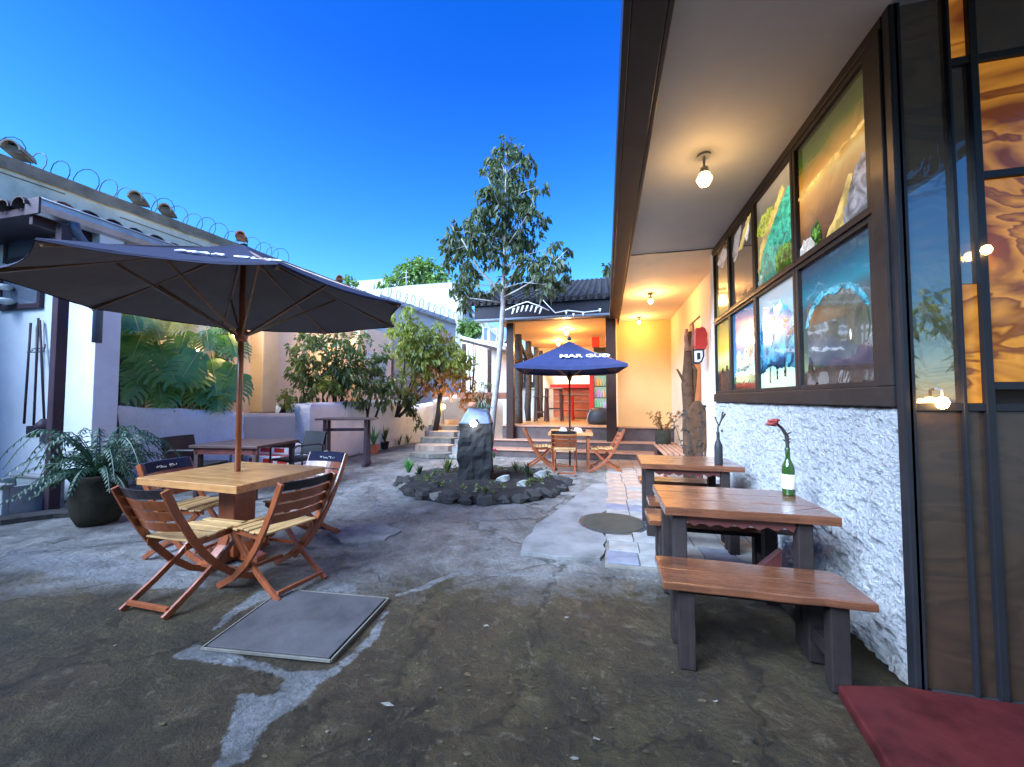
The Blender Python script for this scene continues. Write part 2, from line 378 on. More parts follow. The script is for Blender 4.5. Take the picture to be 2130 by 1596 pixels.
def px(*uv): return [at(u, v, z=0) for u, v in uv]
import numpy as np
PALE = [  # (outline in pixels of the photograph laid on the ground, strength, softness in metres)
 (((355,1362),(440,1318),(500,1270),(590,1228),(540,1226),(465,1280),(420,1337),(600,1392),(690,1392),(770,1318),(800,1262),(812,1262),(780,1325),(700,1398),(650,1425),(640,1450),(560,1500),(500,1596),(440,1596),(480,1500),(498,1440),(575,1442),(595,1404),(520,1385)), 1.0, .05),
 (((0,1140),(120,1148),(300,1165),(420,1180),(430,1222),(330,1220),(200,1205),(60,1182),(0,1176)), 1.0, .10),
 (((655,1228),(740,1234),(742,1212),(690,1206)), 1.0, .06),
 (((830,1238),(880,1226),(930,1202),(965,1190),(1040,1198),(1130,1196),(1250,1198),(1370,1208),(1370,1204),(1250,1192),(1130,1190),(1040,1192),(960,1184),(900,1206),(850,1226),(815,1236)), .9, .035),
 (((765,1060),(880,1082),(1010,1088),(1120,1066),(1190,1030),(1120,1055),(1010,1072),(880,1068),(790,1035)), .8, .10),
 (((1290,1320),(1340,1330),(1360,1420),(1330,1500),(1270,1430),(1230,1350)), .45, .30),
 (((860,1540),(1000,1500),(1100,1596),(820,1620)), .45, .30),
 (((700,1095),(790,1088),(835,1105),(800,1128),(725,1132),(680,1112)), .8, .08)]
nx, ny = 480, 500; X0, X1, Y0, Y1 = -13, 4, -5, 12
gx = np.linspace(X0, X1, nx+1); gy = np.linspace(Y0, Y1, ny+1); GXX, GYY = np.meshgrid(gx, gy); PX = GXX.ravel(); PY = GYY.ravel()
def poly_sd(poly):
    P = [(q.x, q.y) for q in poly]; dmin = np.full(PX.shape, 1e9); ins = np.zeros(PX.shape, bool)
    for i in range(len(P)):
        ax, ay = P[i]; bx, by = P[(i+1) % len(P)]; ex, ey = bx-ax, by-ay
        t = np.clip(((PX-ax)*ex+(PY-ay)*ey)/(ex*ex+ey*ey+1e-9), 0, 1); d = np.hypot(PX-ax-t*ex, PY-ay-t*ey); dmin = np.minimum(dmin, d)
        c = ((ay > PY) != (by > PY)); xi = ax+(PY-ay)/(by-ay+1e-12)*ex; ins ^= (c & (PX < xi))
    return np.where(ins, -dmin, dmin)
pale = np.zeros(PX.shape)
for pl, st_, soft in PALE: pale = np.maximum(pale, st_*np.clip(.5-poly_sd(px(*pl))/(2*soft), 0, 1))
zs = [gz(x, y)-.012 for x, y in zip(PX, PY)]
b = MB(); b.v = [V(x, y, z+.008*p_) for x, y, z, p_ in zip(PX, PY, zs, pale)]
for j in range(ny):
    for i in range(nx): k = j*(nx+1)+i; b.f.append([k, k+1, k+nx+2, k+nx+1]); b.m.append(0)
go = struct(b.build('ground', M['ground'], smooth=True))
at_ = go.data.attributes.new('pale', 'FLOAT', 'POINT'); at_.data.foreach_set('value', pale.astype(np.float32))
struct(MB().box(-1500, -1500, -.6, 1500, 1500, -.06).build('far_ground', M['mossslab']))

def blob_sheet(name, pts, m, z=.004, th=.012, jag=.03, sub=7, seed=0, kind='structure', smoothn=True):
    rnd = random.Random(seed); P = [Vector((p[0], p[1], 0)) for p in pts]; out = []
    for i in range(len(P)):
        a, c = P[i], P[(i+1) % len(P)]
        nrm = Vector((-(c-a).y, (c-a).x, 0)).normalized()
        n = max(2, int((c-a).length/.09)) if sub else 1
        for k in range(n):
            t = k/n; out.append(a.lerp(c, t)+nrm*rnd.uniform(-jag, jag)*(1 if k else .5))
    bb = MB(); bb.extrude([V(q.x, q.y, z-.03) for q in out], (0, 0, .03+th))
    o = bb.build(name, m, bevel=.004); o['kind'] = kind
    return o
blob_sheet('concrete_slab', px((1083,1152),(1160,1162),(1250,1165),(1262,1122),(1228,1100),(1222,1082),(1262,1066),(1278,1002),(1230,1010),(1180,1050),(1120,1092),(1095,1120)), M['slabpale'], 0, .02, .02, seed=1)
blob_sheet('rough_cement_patch', px((700,1095),(790,1090),(835,1105),(800,1125),(725,1130),(680,1112)), M['mortar'], 0, .012, .03, seed=2)
# litter: bits of mortar and dry leaves trodden into the ground
b = MB(); rnd = random.Random(5)
for i in range(70):
    u = rnd.gauss(1000, 230) if i % 3 else rnd.uniform(100, 1500); v = rnd.uniform(1190, 1640) if i % 2 else rnd.uniform(1350, 1640)
    if 430 < u < 800 and v < 1380: continue
    p_ = at(u, v, z=0); s = rnd.uniform(.004, .014)*(1.6 if rnd.random() < .06 else 1); a0 = rnd.uniform(0, 6.28)
    z = gz(p_.x, p_.y)-.008; k = rnd.randint(4, 6)
    b.mi = rnd.choice([0, 0, 1, 2])
    b.face([V(p_.x+math.cos(a0+6.28*j/k)*s*rnd.uniform(.5, 1.3)*1.6, p_.y+math.sin(a0+6.28*j/k)*s*rnd.uniform(.4, 1), z+rnd.uniform(0, .006)) for j in range(k)])
stuff(b.build('ground_litter', [M['litter'], M['litter'], M['mossslab']]), 'pale chips and dry leaf bits scattered on the dark ground', 'litter')
# square cover slab near the table and its frame
q = px((430,1347),(685,1372),(802,1248),(590,1230))
t = thing('cover_slab', 'square grey cover slab set in the ground beside the umbrella table', 'slab', (q[0]+q[2])/2)
b = MB(); b.extrude([V(p_.x, p_.y, .0) for p_ in q], (0,0,.012)); b.build('lid', M['slab'], t, True, bevel=.004)
c_ = (q[0]+q[2])/2
b = MB()
for i in range(4):
    a = c_+(q[i]-c_)*1.045; d = c_+(q[(i+1) % 4]-c_)*1.045; b.bar(V(a.x, a.y, .002), V(d.x, d.y, .002), .008, .014)
b.build('rim', M['mossslab'], t, True)
c_ = at(1275, 1092, z=0)
t = thing('manhole_cover', 'round dark manhole cover beside the paving tiles', 'manhole cover', c_)
MB().lathe([(.0,.0),(.335,.0),(.335,.03),(.325,.034),(.0,.034)], (0,0,0), 36).build('lid', M['cover'], t, bevel=.003)
MB().lathe([(.345,.0),(.375,.0),(.375,.024),(.345,.024)], (0,0,0), 36).build('rim', M['darkmetal'], t)
# paving along the benches
pave = thing('tile_paving', 'uneven square paving tiles running along the benches by the white wall', 'paving', (.7, 6, 0))
rnd = random.Random(11); proto = {}
y = 3.42; row = 0
MB().box(-.02, 3.38, -.02, 1.6, 9.2, .006).build('bed_mortar', M['mossslab'], pave, True)
while y < 9.1:
    x = .0+rnd.uniform(-.02, .02); h = .27
    while x < 1.4:
        m = rnd.choice(['tileA','tileA','tileB','tileC']) if y < 5.5 else rnd.choice(['tileA','tileB','tileB'])
        k = (m, rnd.randint(0, 1))
        if k not in proto:
            w = .255+.01*k[1]
            o = MB().box(-w/2, -.128, 0, w/2, .128, .016).build('tile', M[m], pave, bevel=.004); proto[k] = o
        else: o = proto[k].copy(); COL.objects.link(o)
        o.location = (x+.13-.7, y+.13-6, .004+rnd.uniform(-.003, .005)); o.rotation_euler = (rnd.uniform(-.01,.01), rnd.uniform(-.01,.01), rnd.uniform(-.02,.02))
        x += .272
    y += h; row += 1
# ------------------------------------------------------------------ right building
WX = 1.45
bld = thing('cafe_building', 'long white cafe building on the right with deep eaves and painted windows', 'building', (WX, 5, 0))
# low stucco wall with real lumps
b = MB(); ny, nz_ = 330, 134; y0, y1, z1 = 2.32, 5.66, 1.355
for j in range(nz_+1):
    for i in range(ny+1):
        yy = y0+(y1-y0)*i/ny; zz = z1*j/nz_
        d = .016*noise.noise(Vector((yy*7, zz*7, 1)))+.014*noise.noise(Vector((yy*15, zz*17, 5)))+.019*noise.noise(Vector((yy*30, zz*36, 9)))
        e = min(1, (yy-y0)/.03, (z1-zz)/.03+.15)
        b.v.append(V(WX-.03+.03*(1-e)-d*1.2, yy+(0 if i else .02*noise.noise(Vector((0, zz*9, 2)))), zz-(0 if j < nz_ else .0)))
for j in range(nz_):
    for i in range(ny): k = j*(ny+1)+i; b.f.append([k, k+1, k+ny+2, k+ny+1]); b.m.append(0)
b.build('stucco_wall', M['stucco'], bld, True, smooth=True)
b = MB(); b.box(WX+.01, 2.32, 0, WX+.25, 5.66, 1.345); b.build('wall_core', M['stucco2'], bld, True)
# far part of the wall behind, slightly set back
MB().box(1.6, 5.66, 0, 1.85, 7.2, 3.394).build('wall', M['peach'], bld, True)
MB().box(1.6, 8.1, 0, 1.85, 10.3, 3.394).build('wall', M['cream'], bld, True)
MB().box(1.6, 7.2, 2.85, 1.85, 8.1, 3.394).build('wall', M['cream'], bld, True)
o = MB().box(1.63, 7.22, 0, 1.68, 8.08, 2.84).build('door', M['orangewood'], bld, True)
MB().box(WX-.02, 5.64, 0, 1.6, 5.80, 3.39).build('corner_pilaster', M['stucco2'], bld, True)
# soffit in two boards, joint strip, gutter fascia, roof
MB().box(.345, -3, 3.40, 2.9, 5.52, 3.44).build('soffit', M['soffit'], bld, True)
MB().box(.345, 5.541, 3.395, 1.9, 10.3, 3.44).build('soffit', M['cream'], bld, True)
MB().box(.345, 5.515, 3.392, 1.6, 5.54, 3.43).build('soffit_joint', M['fascia'], bld, True)
MB().box(.10, -3, 3.30, .14, 9.4, 3.50).box(.14, -3, 3.30, .31, 9.4, 3.33).box(.31, -3, 3.30, .34, 10.2, 3.46).build('gutter', M['fascia'], bld, True, bevel=.006)
MB().extrude([V(.11,-3,3.52), V(.11,-3,3.58), V(5,-3,5.55), V(5,-3,5.45)], (0,13.4,0)).build('roof', M['claydark'], bld, True)
MB().box(5, 2.6, 0, 5.2, 10.4, 5.5).build('rear_wall', M['plaster'], bld, True)
MB().box(WX, 2.30, 3.36, WX+.14, 5.66, 3.40).box(WX+.3, 2.4, 0, WX+.34, 10.3, 3.4).build('inner_wall', M['fascia'], bld, True)
# painted windows
def gradmat(name, stops, sc=3, nz=.25, em=.10, rough=.12, axis=2, dist=1.5):
    m, nt, p = new(name)
    c = nt.nodes.new('ShaderNodeTexCoord'); s = nt.nodes.new('ShaderNodeSeparateXYZ'); nt.links.new(c.outputs['Generated'], s.inputs[0])
    n = noise_tex(nt, sc, 6, .6, dist)
    f = mth(nt, 'ADD', s.outputs[axis], mth(nt, 'MULTIPLY', mth(nt, 'SUBTRACT', n, .5), nz), True)
    col = ramp(nt, f, stops)
    nt.links.new(col, p.inputs['Base Color']); nt.links.new(col, p.inputs['Emission Color']); p.inputs['Emission Strength'].default_value = em*.34
    p.inputs['Roughness'].default_value = rough; p.inputs['Coat Weight'].default_value = 1; p.inputs['Coat Roughness'].default_value = .03; p.inputs['Coat IOR'].default_value = 1.7
    bp = N(nt, 'ShaderNodeBump', Strength=.12, Distance=.02); nt.links.new(noise_tex(nt, 2.2, 3, .5, .8, geo=True), bp.inputs['Height']); nt.links.new(bp.outputs[0], p.inputs['Coat Normal'])
    return m
def flat(name, col, em=.4, sc=14, var=.4):
    g_ = sum(col)/3; col = tuple(c*.95+g_*.06 for c in col); var = min(.9, var*1.5)
    return gradmat(name, [(0, tuple(c*(1-var) for c in col)), (.5, col), (1, tuple(min(1, c*(1+var)+.02) for c in col))], sc*.7, 3.2, em)
PM = {
 'A_up': gradmat('print_sunset', [(0,(.10,.05,.04)),(.22,(.30,.15,.06)),(.42,(.85,.55,.2)),(.52,(1,.85,.35)),(.60,(.75,.45,.1)),(.72,(.28,.24,.05)),(.82,(.05,.13,.02)),(1,(.05,.055,.045))], 2.5, .2),
 'A_lo': gradmat('print_teal_night', [(0,(.10,.06,.04)),(.10,(.10,.07,.045)),(.14,(.25,.3,.14)),(.3,(.10,.12,.08)),(.62,(.085,.10,.09)),(.72,(.04,.22,.26)),(.85,(.04,.12,.17)),(1,(.06,.06,.08))], 2.2, .15),
 'B_up': gradmat('print_pale_sky', [(0,(.3,.6,.35)),(.3,(.6,.6,.35)),(.6,(.65,.6,.35)),(.8,(.35,.4,.38)),(1,(.6,.62,.58))], 3, .3),
 'B_lo': gradmat('print_white_sky', [(0,(.55,.7,.4)),(.12,(.6,.75,.45)),(.3,(.16,.42,.5)),(.7,(.3,.5,.55)),(1,(.5,.5,.48))], 4, .25, .3),
 'C_up': gradmat('print_dark', [(0,(.16,.09,.06)),(.2,(.085,.075,.06)),(1,(.07,.065,.055))], 4, .3, .2),
 'C_lo': gradmat('print_blue_sky', [(0,(.12,.10,.05)),(.08,(.14,.3,.1)),(.2,(.2,.45,.6)),(.6,(.10,.32,.55)),(1,(.05,.22,.42))], 2, .1),
 'D_up': gradmat('print_dark_yellow', [(0,(.5,.4,.12)),(.35,(.6,.5,.2)),(.5,(.2,.17,.05)),(.7,(.06,.06,.045)),(1,(.08,.075,.06))], 4, .3, .3),
 'D_lo': gradmat('print_yellow_room', [(0,(.16,.10,.04)),(.28,(.2,.13,.05)),(.32,(.6,.58,.15)),(.45,(.75,.7,.4)),(.6,(.8,.65,.08)),(1,(.35,.3,.1))], 3, .06, .3),
 'teal': flat('print_teal_lake', (.02,.5,.38)), 'green': flat('print_green_bush', (.12,.38,.03), .35, 22, .8), 'ygreen': flat('print_yellow_green', (.35,.45,.04), .4, 20, .6),
 'blue': flat('print_blue_mountain', (.03,.24,.42), .45, 7, .6), 'white': flat('print_white', (.8,.82,.78), .45, 18, .3), 'mint': flat('print_mint_mountain', (.4,.62,.5), .4, 16, .5),
 'turq': flat('print_turquoise', (.03,.22,.27), .35, 12, .9), 'dome': flat('print_olive_dome', (.10,.095,.06), .2, 3, .3), 'brown': flat('print_brown', (.10,.06,.04), .15, 6, .3),
 'grey': flat('print_grey_hill', (.35,.34,.36), .3, 9, .4), 'gold': flat('print_gold_path', (.75,.55,.15), .4, 8, .3), 'dk': flat('print_black', (.03,.03,.03), .1), 'field': flat('print_field', (.12,.36,.15), .35, 6, .3)}
ycol = [(2.50,3.31),(3.39,4.14),(4.21,4.93),(5.00,5.58)]
def ell(cx, cy, rx, ry, n=22, wob=.06, seed=1, a0=0, a1=6.2832):
    r_ = random.Random(seed); return [(cx+rx*math.cos(a0+(a1-a0)*i/n)*(1+r_.uniform(-wob,wob)), cy+ry*math.sin(a0+(a1-a0)*i/n)*(1+r_.uniform(-wob,wob))) for i in range(n)]
def arc(cx, cy, rx, ry, w, a0, a1, n=12, seed=0):
    r_ = random.Random(seed); o = [(cx+rx*math.cos(a), cy+ry*math.sin(a)) for a in [a0+(a1-a0)*i/n for i in range(n+1)]]
    i_ = [(cx+(rx-w*r_.uniform(.4,1.2))*math.cos(a), cy+(ry-w*r_.uniform(.4,1.2))*math.sin(a)) for a in [a1-(a1-a0)*i/n for i in range(n+1)]]
    return o+i_
LAY = {
 (0,1): [('grey', [(.62,.04),(.78,.3),(.9,.42),(1,.38),(1,.0),(.70,0)]), ('gold', [(.40,0),(.55,.12),(.75,.36),(.80,.34),(.66,.05),(.70,0)]), ('green', ell(.27,.10,.10,.12,14,.3,4)), ('white', ell(.12,.04,.13,.09,12,.1,2)), ('gold', [(.0,.52),(1,.60),(1,.63),(0,.55)])],
 (0,0): [('turq', arc(.5,.40,.45,.34,.10,.3,1.2,8,3)), ('turq', arc(.5,.40,.47,.35,.07,1.9,2.9,9,6)), ('dome', ell(.5,.36,.42,.34,24,.03,5)), ('brown', [(0,.08),(.06,.10),(.12,.24),(.18,.12),(.35,.13),(.5,.2),(.6,.16),(.75,.18),(.85,.25),(1,.3),(1,.2),(.8,.1),(0,.06)]), ('brown', [(0,.07),(.12,.10),(.15,.20),(.19,.09),(.45,.14),(.7,.12),(.78,.2),(.9,.26),(1,.2),(1,0),(0,0)]), ('white', ell(.72,.33,.012,.04,8,.1,2)), ('turq', ell(.52,.69,.12,.025,12,.5,9))],
 (1,1): [('teal', [(.02,.12),(.15,.38),(.45,.6),(.8,.75),(1,.8),(1,.14),(.6,.02),(.2,0)]), ('green', ell(.78,.12,.26,.15,20,.18,4)), ('ygreen', ell(.30,.66,.28,.14,18,.2,7)), ('gold', [(.0,.2),(.1,.45),(.4,.64),(.75,.86),(.8,.80),(.45,.56),(.16,.36),(.04,.14)]), ('mint', ell(.1,.06,.1,.06,10,.2,1))],
 (1,0): [('blue', [(0,.62),(.12,.70),(.3,.78),(.42,.84),(.5,.80),(.62,.86),(.8,.72),(1,.62),(1,.25),(.6,.18),(.3,.22),(0,.15)]), ('white', [(.42,.84),(.5,.80),(.62,.86),(.66,.78),(.56,.70),(.5,.74),(.44,.72)]), ('turq', [(.7,.2),(.8,.5),(1,.6),(1,.15)]), ('dk', [(.28,.05),(.30,.22),(.32,.05)]), ('dk', [(.48,.08),(.5,.3),(.52,.08)]), ('dk', [(.68,.10),(.70,.3),(.72,.1)]), ('white', ell(.38,.55,.03,.12,8,.3,3))],
 (2,1): [('grey', [(.05,.75),(.2,.95),(.5,1),(.4,.8),(.3,.62),(.1,.60)]), ('white', [(.62,.8),(.78,.95),(.8,.8),(.68,.7)]), ('gold', [(.35,.7),(.7,.95),(.9,.98),(.5,.66)])],
 (2,0): [('mint', [(.05,.22),(.2,.35),(.45,.45),(.6,.55),(.85,.72),(1,.72),(1,.16),(0,.16)]), ('white', [(.15,.20),(.3,.24),(.55,.22),(.6,.26),(.95,.25),(.95,.17),(.15,.17)]), ('field', [(0,.09),(0,.17),(1,.17),(1,.09)]), ('brown', [(0,0),(0,.08),(1,.08),(1,0)]), ('white', ell(.28,.42,.12,.06,12,.2,4))],
 (3,1): [('grey', [(.1,.85),(.6,.98),(.95,.85),(.5,.70)])],
 (3,0): [('brown', [(0,0),(0,.26),(1,.28),(1,0)]), ('dk', [(.3,.26),(.3,.33),(.42,.33),(.42,.27)]), ('dk', [(.62,.27),(.62,.34),(.74,.34),(.74,.28)])]}
keys = ['A','B','C','D']
xo = WX-.02
def rough(pts, seed):
    r_ = random.Random(seed); out = []
    for a, c in zip(pts, pts[1:]+pts[:1]):
        L_ = math.hypot(c[0]-a[0], c[1]-a[1]); n = max(1, int(L_/.022)); nx_, ny_ = -(c[1]-a[1])/(L_+1e-6), (c[0]-a[0])/(L_+1e-6); ph = r_.uniform(0, 60)
        for k in range(n):
            t = k/n; w = (noise.noise(Vector((ph+t*L_*9, seed, 0)))*.035+noise.noise(Vector((ph+t*L_*30, seed, 3)))*.022)*min(1, 6*t*(1-t)+.2)*(L_ > .06)
            out.append((a[0]+(c[0]-a[0])*t+nx_*w, a[1]+(c[1]-a[1])*t+ny_*w))
    return out
for i, (ya, yb) in enumerate(ycol):
    for r_ in (0, 1):
        z0, z1 = ((1.50, 2.375) if r_ == 0 else (2.465, 3.30))
        fr = MB(); w = .035
        fr.box(xo-.012, ya-.035, z0-.035, xo+.05, ya, z1+.035).box(xo-.012, yb, z0-.035, xo+.05, yb+.035, z1+.035)
        fr.box(xo-.010, ya, z0-.035, xo+.05, yb, z0).box(xo-.010, ya, z1, xo+.05, yb, z1+.035)
        f = fr.build('window', M['frame'], bld, True, bevel=.004)
        pn = MB(); pn.box(xo+.018, ya, z0, xo+.024, yb, z1)
        mats = [PM[keys[i]+('_up' if r_ else '_lo')]]
        for li, (mn, pts) in enumerate(LAY[(i, r_)]):
            mats.append(PM[mn]); pn.mi = len(mats)-1
            X = xo+.0165-.0015*li
            pn.face([V(X, yb-(yb-ya)*min(1, max(0, s_)), z0+(z1-z0)*min(1, max(0, t_))) for s_, t_ in rough(pts, li*7+i*31+r_)])
        MATS_OF[f.name] = MATS_OF[bld.name]
        # keep coordinates relative to the building; the frame sits at the same origin
        pn.build('pane', mats, f, True)
fb = MB(); fb.box(xo-.03, 2.33, 1.36, xo+.08, 5.63, 1.465).build('window_sill', M['frame'], bld, True, bevel=.006)
MB().box(xo-.02, 2.33, 3.335, xo+.08, 5.63, 3.40).build('window_head', M['frame'], bld, True, bevel=.006)
MB().box(xo-.022, 2.36, 2.41, xo-.013, 5.61, 2.43).build('glazing_bar', M['brown'], bld, True)
MB().box(xo-.03, 2.33, 1.465, xo+.08, 2.44, 3.335).build('jamb', M['frame'], bld, True, bevel=.006)
MB().box(xo-.02, 2.27, 0.0, xo+.02, 2.325, 3.40).build('door_post', M['fascia'], bld, True, bevel=.006)
# glazed entrance facing the camera side: amber and mirror-dark panes
def amber(name, a, b_, rough=.04, em=.0, bst=.25, sc=2.5, ior=2.0):
    m, nt, p = new(name); n = noise_tex(nt, sc, 3, .5, 2.5, stretch=(1,1,2.2))
    c = ramp(nt, n, [(.35, a), (.5, b_), (.53, a), (.65, b_)])
    nt.links.new(c, p.inputs['Base Color']); nt.links.new(c, p.inputs['Emission Color']); p.inputs['Emission Strength'].default_value = em
    p.inputs['Roughness'].default_value = rough; p.inputs['Coat Weight'].default_value = 1; p.inputs['Coat Roughness'].default_value = .02; p.inputs['Coat IOR'].default_value = ior
    bump(nt, p, noise_tex(nt, 3.5, 3, .5, 1.5, geo=True), bst, .03); return m
M['amber'] = amber('amber_textured_glass', (.12,.03,.008), (.42,.16,.02), .2, .17, .35, .9, 1.15); M['amber'].node_tree.nodes['Principled BSDF'].inputs['Specular IOR Level'].default_value = .25
M['mirror'] = amber('dark_mirror_glass', (.03,.024,.018), (.055,.038,.022), .03, .02, .35, 1.2)
M['doorwood'] = wood('dark_door_panel', (.10,.065,.045), (.065,.045,.035), .25, 0, .8)
M['doorglass'] = amber('brown_black_glass', (.032,.018,.011), (.05,.027,.015), .42, .0, .1, 1.0, 1.25)
dr = thing('entrance_screen', 'dark framed entrance screen with amber and mirror glass at the right edge', 'door', (2.1, 2.3, 0))
DY = 2.30
cols = [(1.50,1.60),(1.62,1.80),(1.83,2.10),(2.13,2.42),(2.45,2.8)]
xa_, xb_, xc_ = at(1893, 800, y=DY).x, at(1996, 800, y=DY).x, at(2048, 800, y=DY).x
for x_, w_ in ((xa_-.01, .014), (xb_, .007), (xc_, .016), (xc_+.42, .016), (2.8, .016)): MB().box(x_-w_, DY-.03, .02, x_+w_, DY+.03, 3.4).build('stile', M['fascia'], dr, True, bevel=.003)
for z_, x0_ in ((1.36, xa_), (2.47, xc_), (1.46, xc_), (3.05, xb_)): MB().box(x0_, DY-.024, z_-.018, 2.8, DY+.024, z_+.018).build('rail', M['fascia'], dr, True, bevel=.003)
for a, c, za, zb, mk in ((xa_+.004, xb_-.007, 1.38, 3.4, 'mirror'), (xb_+.007, xc_-.016, 1.38, 1.95, 'amber'), (xb_+.007, xc_-.016, 1.953, 3.03, 'mirror'), (xb_+.007, xc_-.016, 3.07, 3.4, 'amber'),
    (xc_+.016, xc_+.404, 1.48, 2.45, 'amber'), (xc_+.016, xc_+.404, 2.49, 3.03, 'amber'), (xc_+.016, xc_+.404, 3.07, 3.4, 'mirror'), (xc_+.436, 2.784, 1.38, 3.4, 'mirror'),
    (xa_+.004, xc_-.016, .03, 1.34, 'doorglass'), (xc_+.016, xc_+.404, .03, 1.34, 'doorglass'), (xc_+.436, 2.784, .03, 1.34, 'doorglass')):
    MB().box(a, DY-.006, za, c, DY+.006, zb).build('pane', M[mk], dr, True)
MB().tube([(1.93,DY-.02,.52),(1.93,DY-.05,.53),(2.0,DY-.055,.50),(2.03,DY-.02,.49)], .008, 8).build('handle', M['palestone'], dr, True, smooth=True)
MB().box(1.48, DY-.035, -.01, 2.85, DY+.035, .028).build('threshold', M['black'], dr, True)
MB().box(1.45, 2.36, 0, 2.9, 2.42, 3.4).build('backing', M['brown'], dr, True)
o = MB().extrude([*[V(*at(u_, v_, z=.05).xy, -.01) for u_, v_ in ((1742,1423),(1800,1424),(1885,1426))], V(1.46,2.25,-.01), V(3.0,2.25,-.01), V(3.0,-.5,-.01), V(1.0,-.5,-.01), V(*at(1850,1596,z=.05).xy, -.01), V(*at(1790,1500,z=.05).xy, -.01)], (0,0,.06)).build('red_step', M['redfloor'], bevel=.012)
tag(o, 'red painted floor step in front of the dark entrance', 'step')
# ------------------------------------------------------------------ lamps
def point(loc, e, col, rad=.05, parent=None, name='lamp_light'):
    l = bpy.data.lights.new(name, 'POINT'); l.energy = e; l.color = col; l.shadow_soft_size = rad
    o = bpy.data.objects.new(name, l); COL.objects.link(o); o.location = loc
    if parent is not None: o.parent = parent
    return o
WARM = (1, .55, .2)
def ceil_lamp(loc, e, label, r_=.05, drop=.2, group='ceiling lamps under the eaves'):
    t = thing('ceiling_lamp', label, 'lamp', loc, 0, group)
    MB().lathe([(.0,0),(.05,0),(.05,-.02),(.0,-.02)], n=16).build('canopy', M['palestone'], t)
    MB().tube([(0,0,-.02),(0,0,-drop+.05)], .01, 8).build('stem', M['palestone'], t)
    MB().lathe([(.005,-drop+.07),(.03,-drop+.06),(.035,-drop+.01),(.03,-drop)], n=16).build('socket', M['palestone'], t)
    MB().lathe([(.004,r_),(r_*.6,r_*.8),(r_,0),(r_*.6,-r_*.8),(.004,-r_)], (0,0,-drop-r_*.6), 16).build('bulb', M['bulb'], t, smooth=True)
    point((0,0,-drop-r_*2.2), e, WARM, r_, t)
    return t
ceil_lamp((.80,3.36,3.40), 2.8, 'large glowing bulb lamp under the near eaves before the painted windows', .06, .17)
ceil_lamp((.84,7.6,3.39), 11, 'small lit ceiling lamp nearer than the one beside the yellow wall', .05, .12)
ceil_lamp((.80,9.75,3.39), 9, 'small lit ceiling lamp closest to the yellow wall', .045, .10)
t = thing('lamp_reflection', 'small glowing amber bulb imitating a lamp reflection on the dark entrance screen', 'lamp', at(1960, 838, y=2.26))  # bulb and light added where the glass only mirrors a lamp
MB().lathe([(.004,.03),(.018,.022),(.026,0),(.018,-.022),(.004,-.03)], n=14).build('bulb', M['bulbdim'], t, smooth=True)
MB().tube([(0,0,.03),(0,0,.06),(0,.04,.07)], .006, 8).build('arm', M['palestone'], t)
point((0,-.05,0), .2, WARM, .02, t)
t = thing('lamp_reflection', 'tiny round amber bulb imitating a lamp reflection high on the entrance screen', 'lamp', at(2052, 520, y=2.25))  # second added bulb, imitates a mirrored glow
MB().lathe([(.004,.022),(.014,.016),(.02,0),(.014,-.016),(.004,-.022)], n=14).build('bulb', M['bulbdim'], t, smooth=True)
MB().tube([(0,0,.0),(0,.04,.0)], .006, 8).build('arm', M['palestone'], t)

# ------------------------------------------------------------------ pavilion at the back
pv = thing('pavilion', 'dark roofed open pavilion with orange lit interior behind the small umbrella', 'pavilion', (-1, 10, 0))
def st(y0, z0, z1, xa, xb, y1):
    MB().box(xa, y0, z0, xb, y1, z1-.03).build('step', M['stepwood'], pv, True)
    MB().box(xa-.01, y0-.03, z1-.03, xb+.01, y1, z1).build('step_nosing', M['stepnose'], pv, True, bevel=.006)
st(9.15, 0, .17, -3.0, 1.58, 9.8); st(9.62, .17, .36, -2.9, 1.58, 10.2); st(9.98, .36, .70, -2.7, 1.59, 10.4)
MB().box(-2.7, 10.4, .3, 1.59, 15.2, .696).build('floor', M['tilefloor'], pv, True)
MB().box(.30, 10.28, .70, 1.6, 10.45, 3.394).build('yellow_wall', M['yellow'], pv, True)
MB().box(.30, 10.45, .70, .45, 15.2, 3.5).build('side_wall', M['cream'], pv, True)
MB().box(-2.6, 15.1, .70, .3, 15.25, 3.6).build('back_wall', M['cream'], pv, True)
MB().box(-2.75, 9.8, 3.42, .30, 15.1, 3.46).build('ceiling', M['yellow'], pv, True)
MB().box(-3.3, 9.42, 3.46, .16, 9.58, 3.82).build('fascia', M['darkfascia'], pv, True, bevel=.01)
MB().box(-3.3, 9.40, 3.40, .16, 9.60, 3.458).build('gutter', M['pipe'], pv, True, bevel=.01)
# roof: rows of dark tiles
rf = MB().extrude([V(-3.6,9.35,3.80), V(-3.6,9.35,3.86), V(-3.6,15.2,6.05), V(-3.6,15.2,5.95)], (4.0,0,0)).build('roof', M['roofdark'], pv, True)
MATS_OF[rf.name] = MATS_OF[pv.name]
b = MB()
for i in range(22):
    x_ = -3.55+i*.18
    b.tube([V(x_, 9.3, 3.86), V(x_, 15.2, 6.07)], .055, 6)
for j in range(14):
    yy = 9.4+j*.42; b.bar(V(-3.6, yy, 3.90+(yy-9.35)*.374), V(.4, yy, 3.90+(yy-9.35)*.374), .03, .03)
stuff(b.build('tile_ridges', M['roofdark'], rf, True))
pm = M['brown']
for (x_, y_, w, z0) in ((-2.45, 9.9, .19, .36), (.13, 9.82, .24, .0)):
    MB().box(x_-w/2, y_-w/2, z0, x_+w/2, y_+w/2, 3.40).build('post', pm, pv, True, bevel=.01)
rnd = random.Random(3)
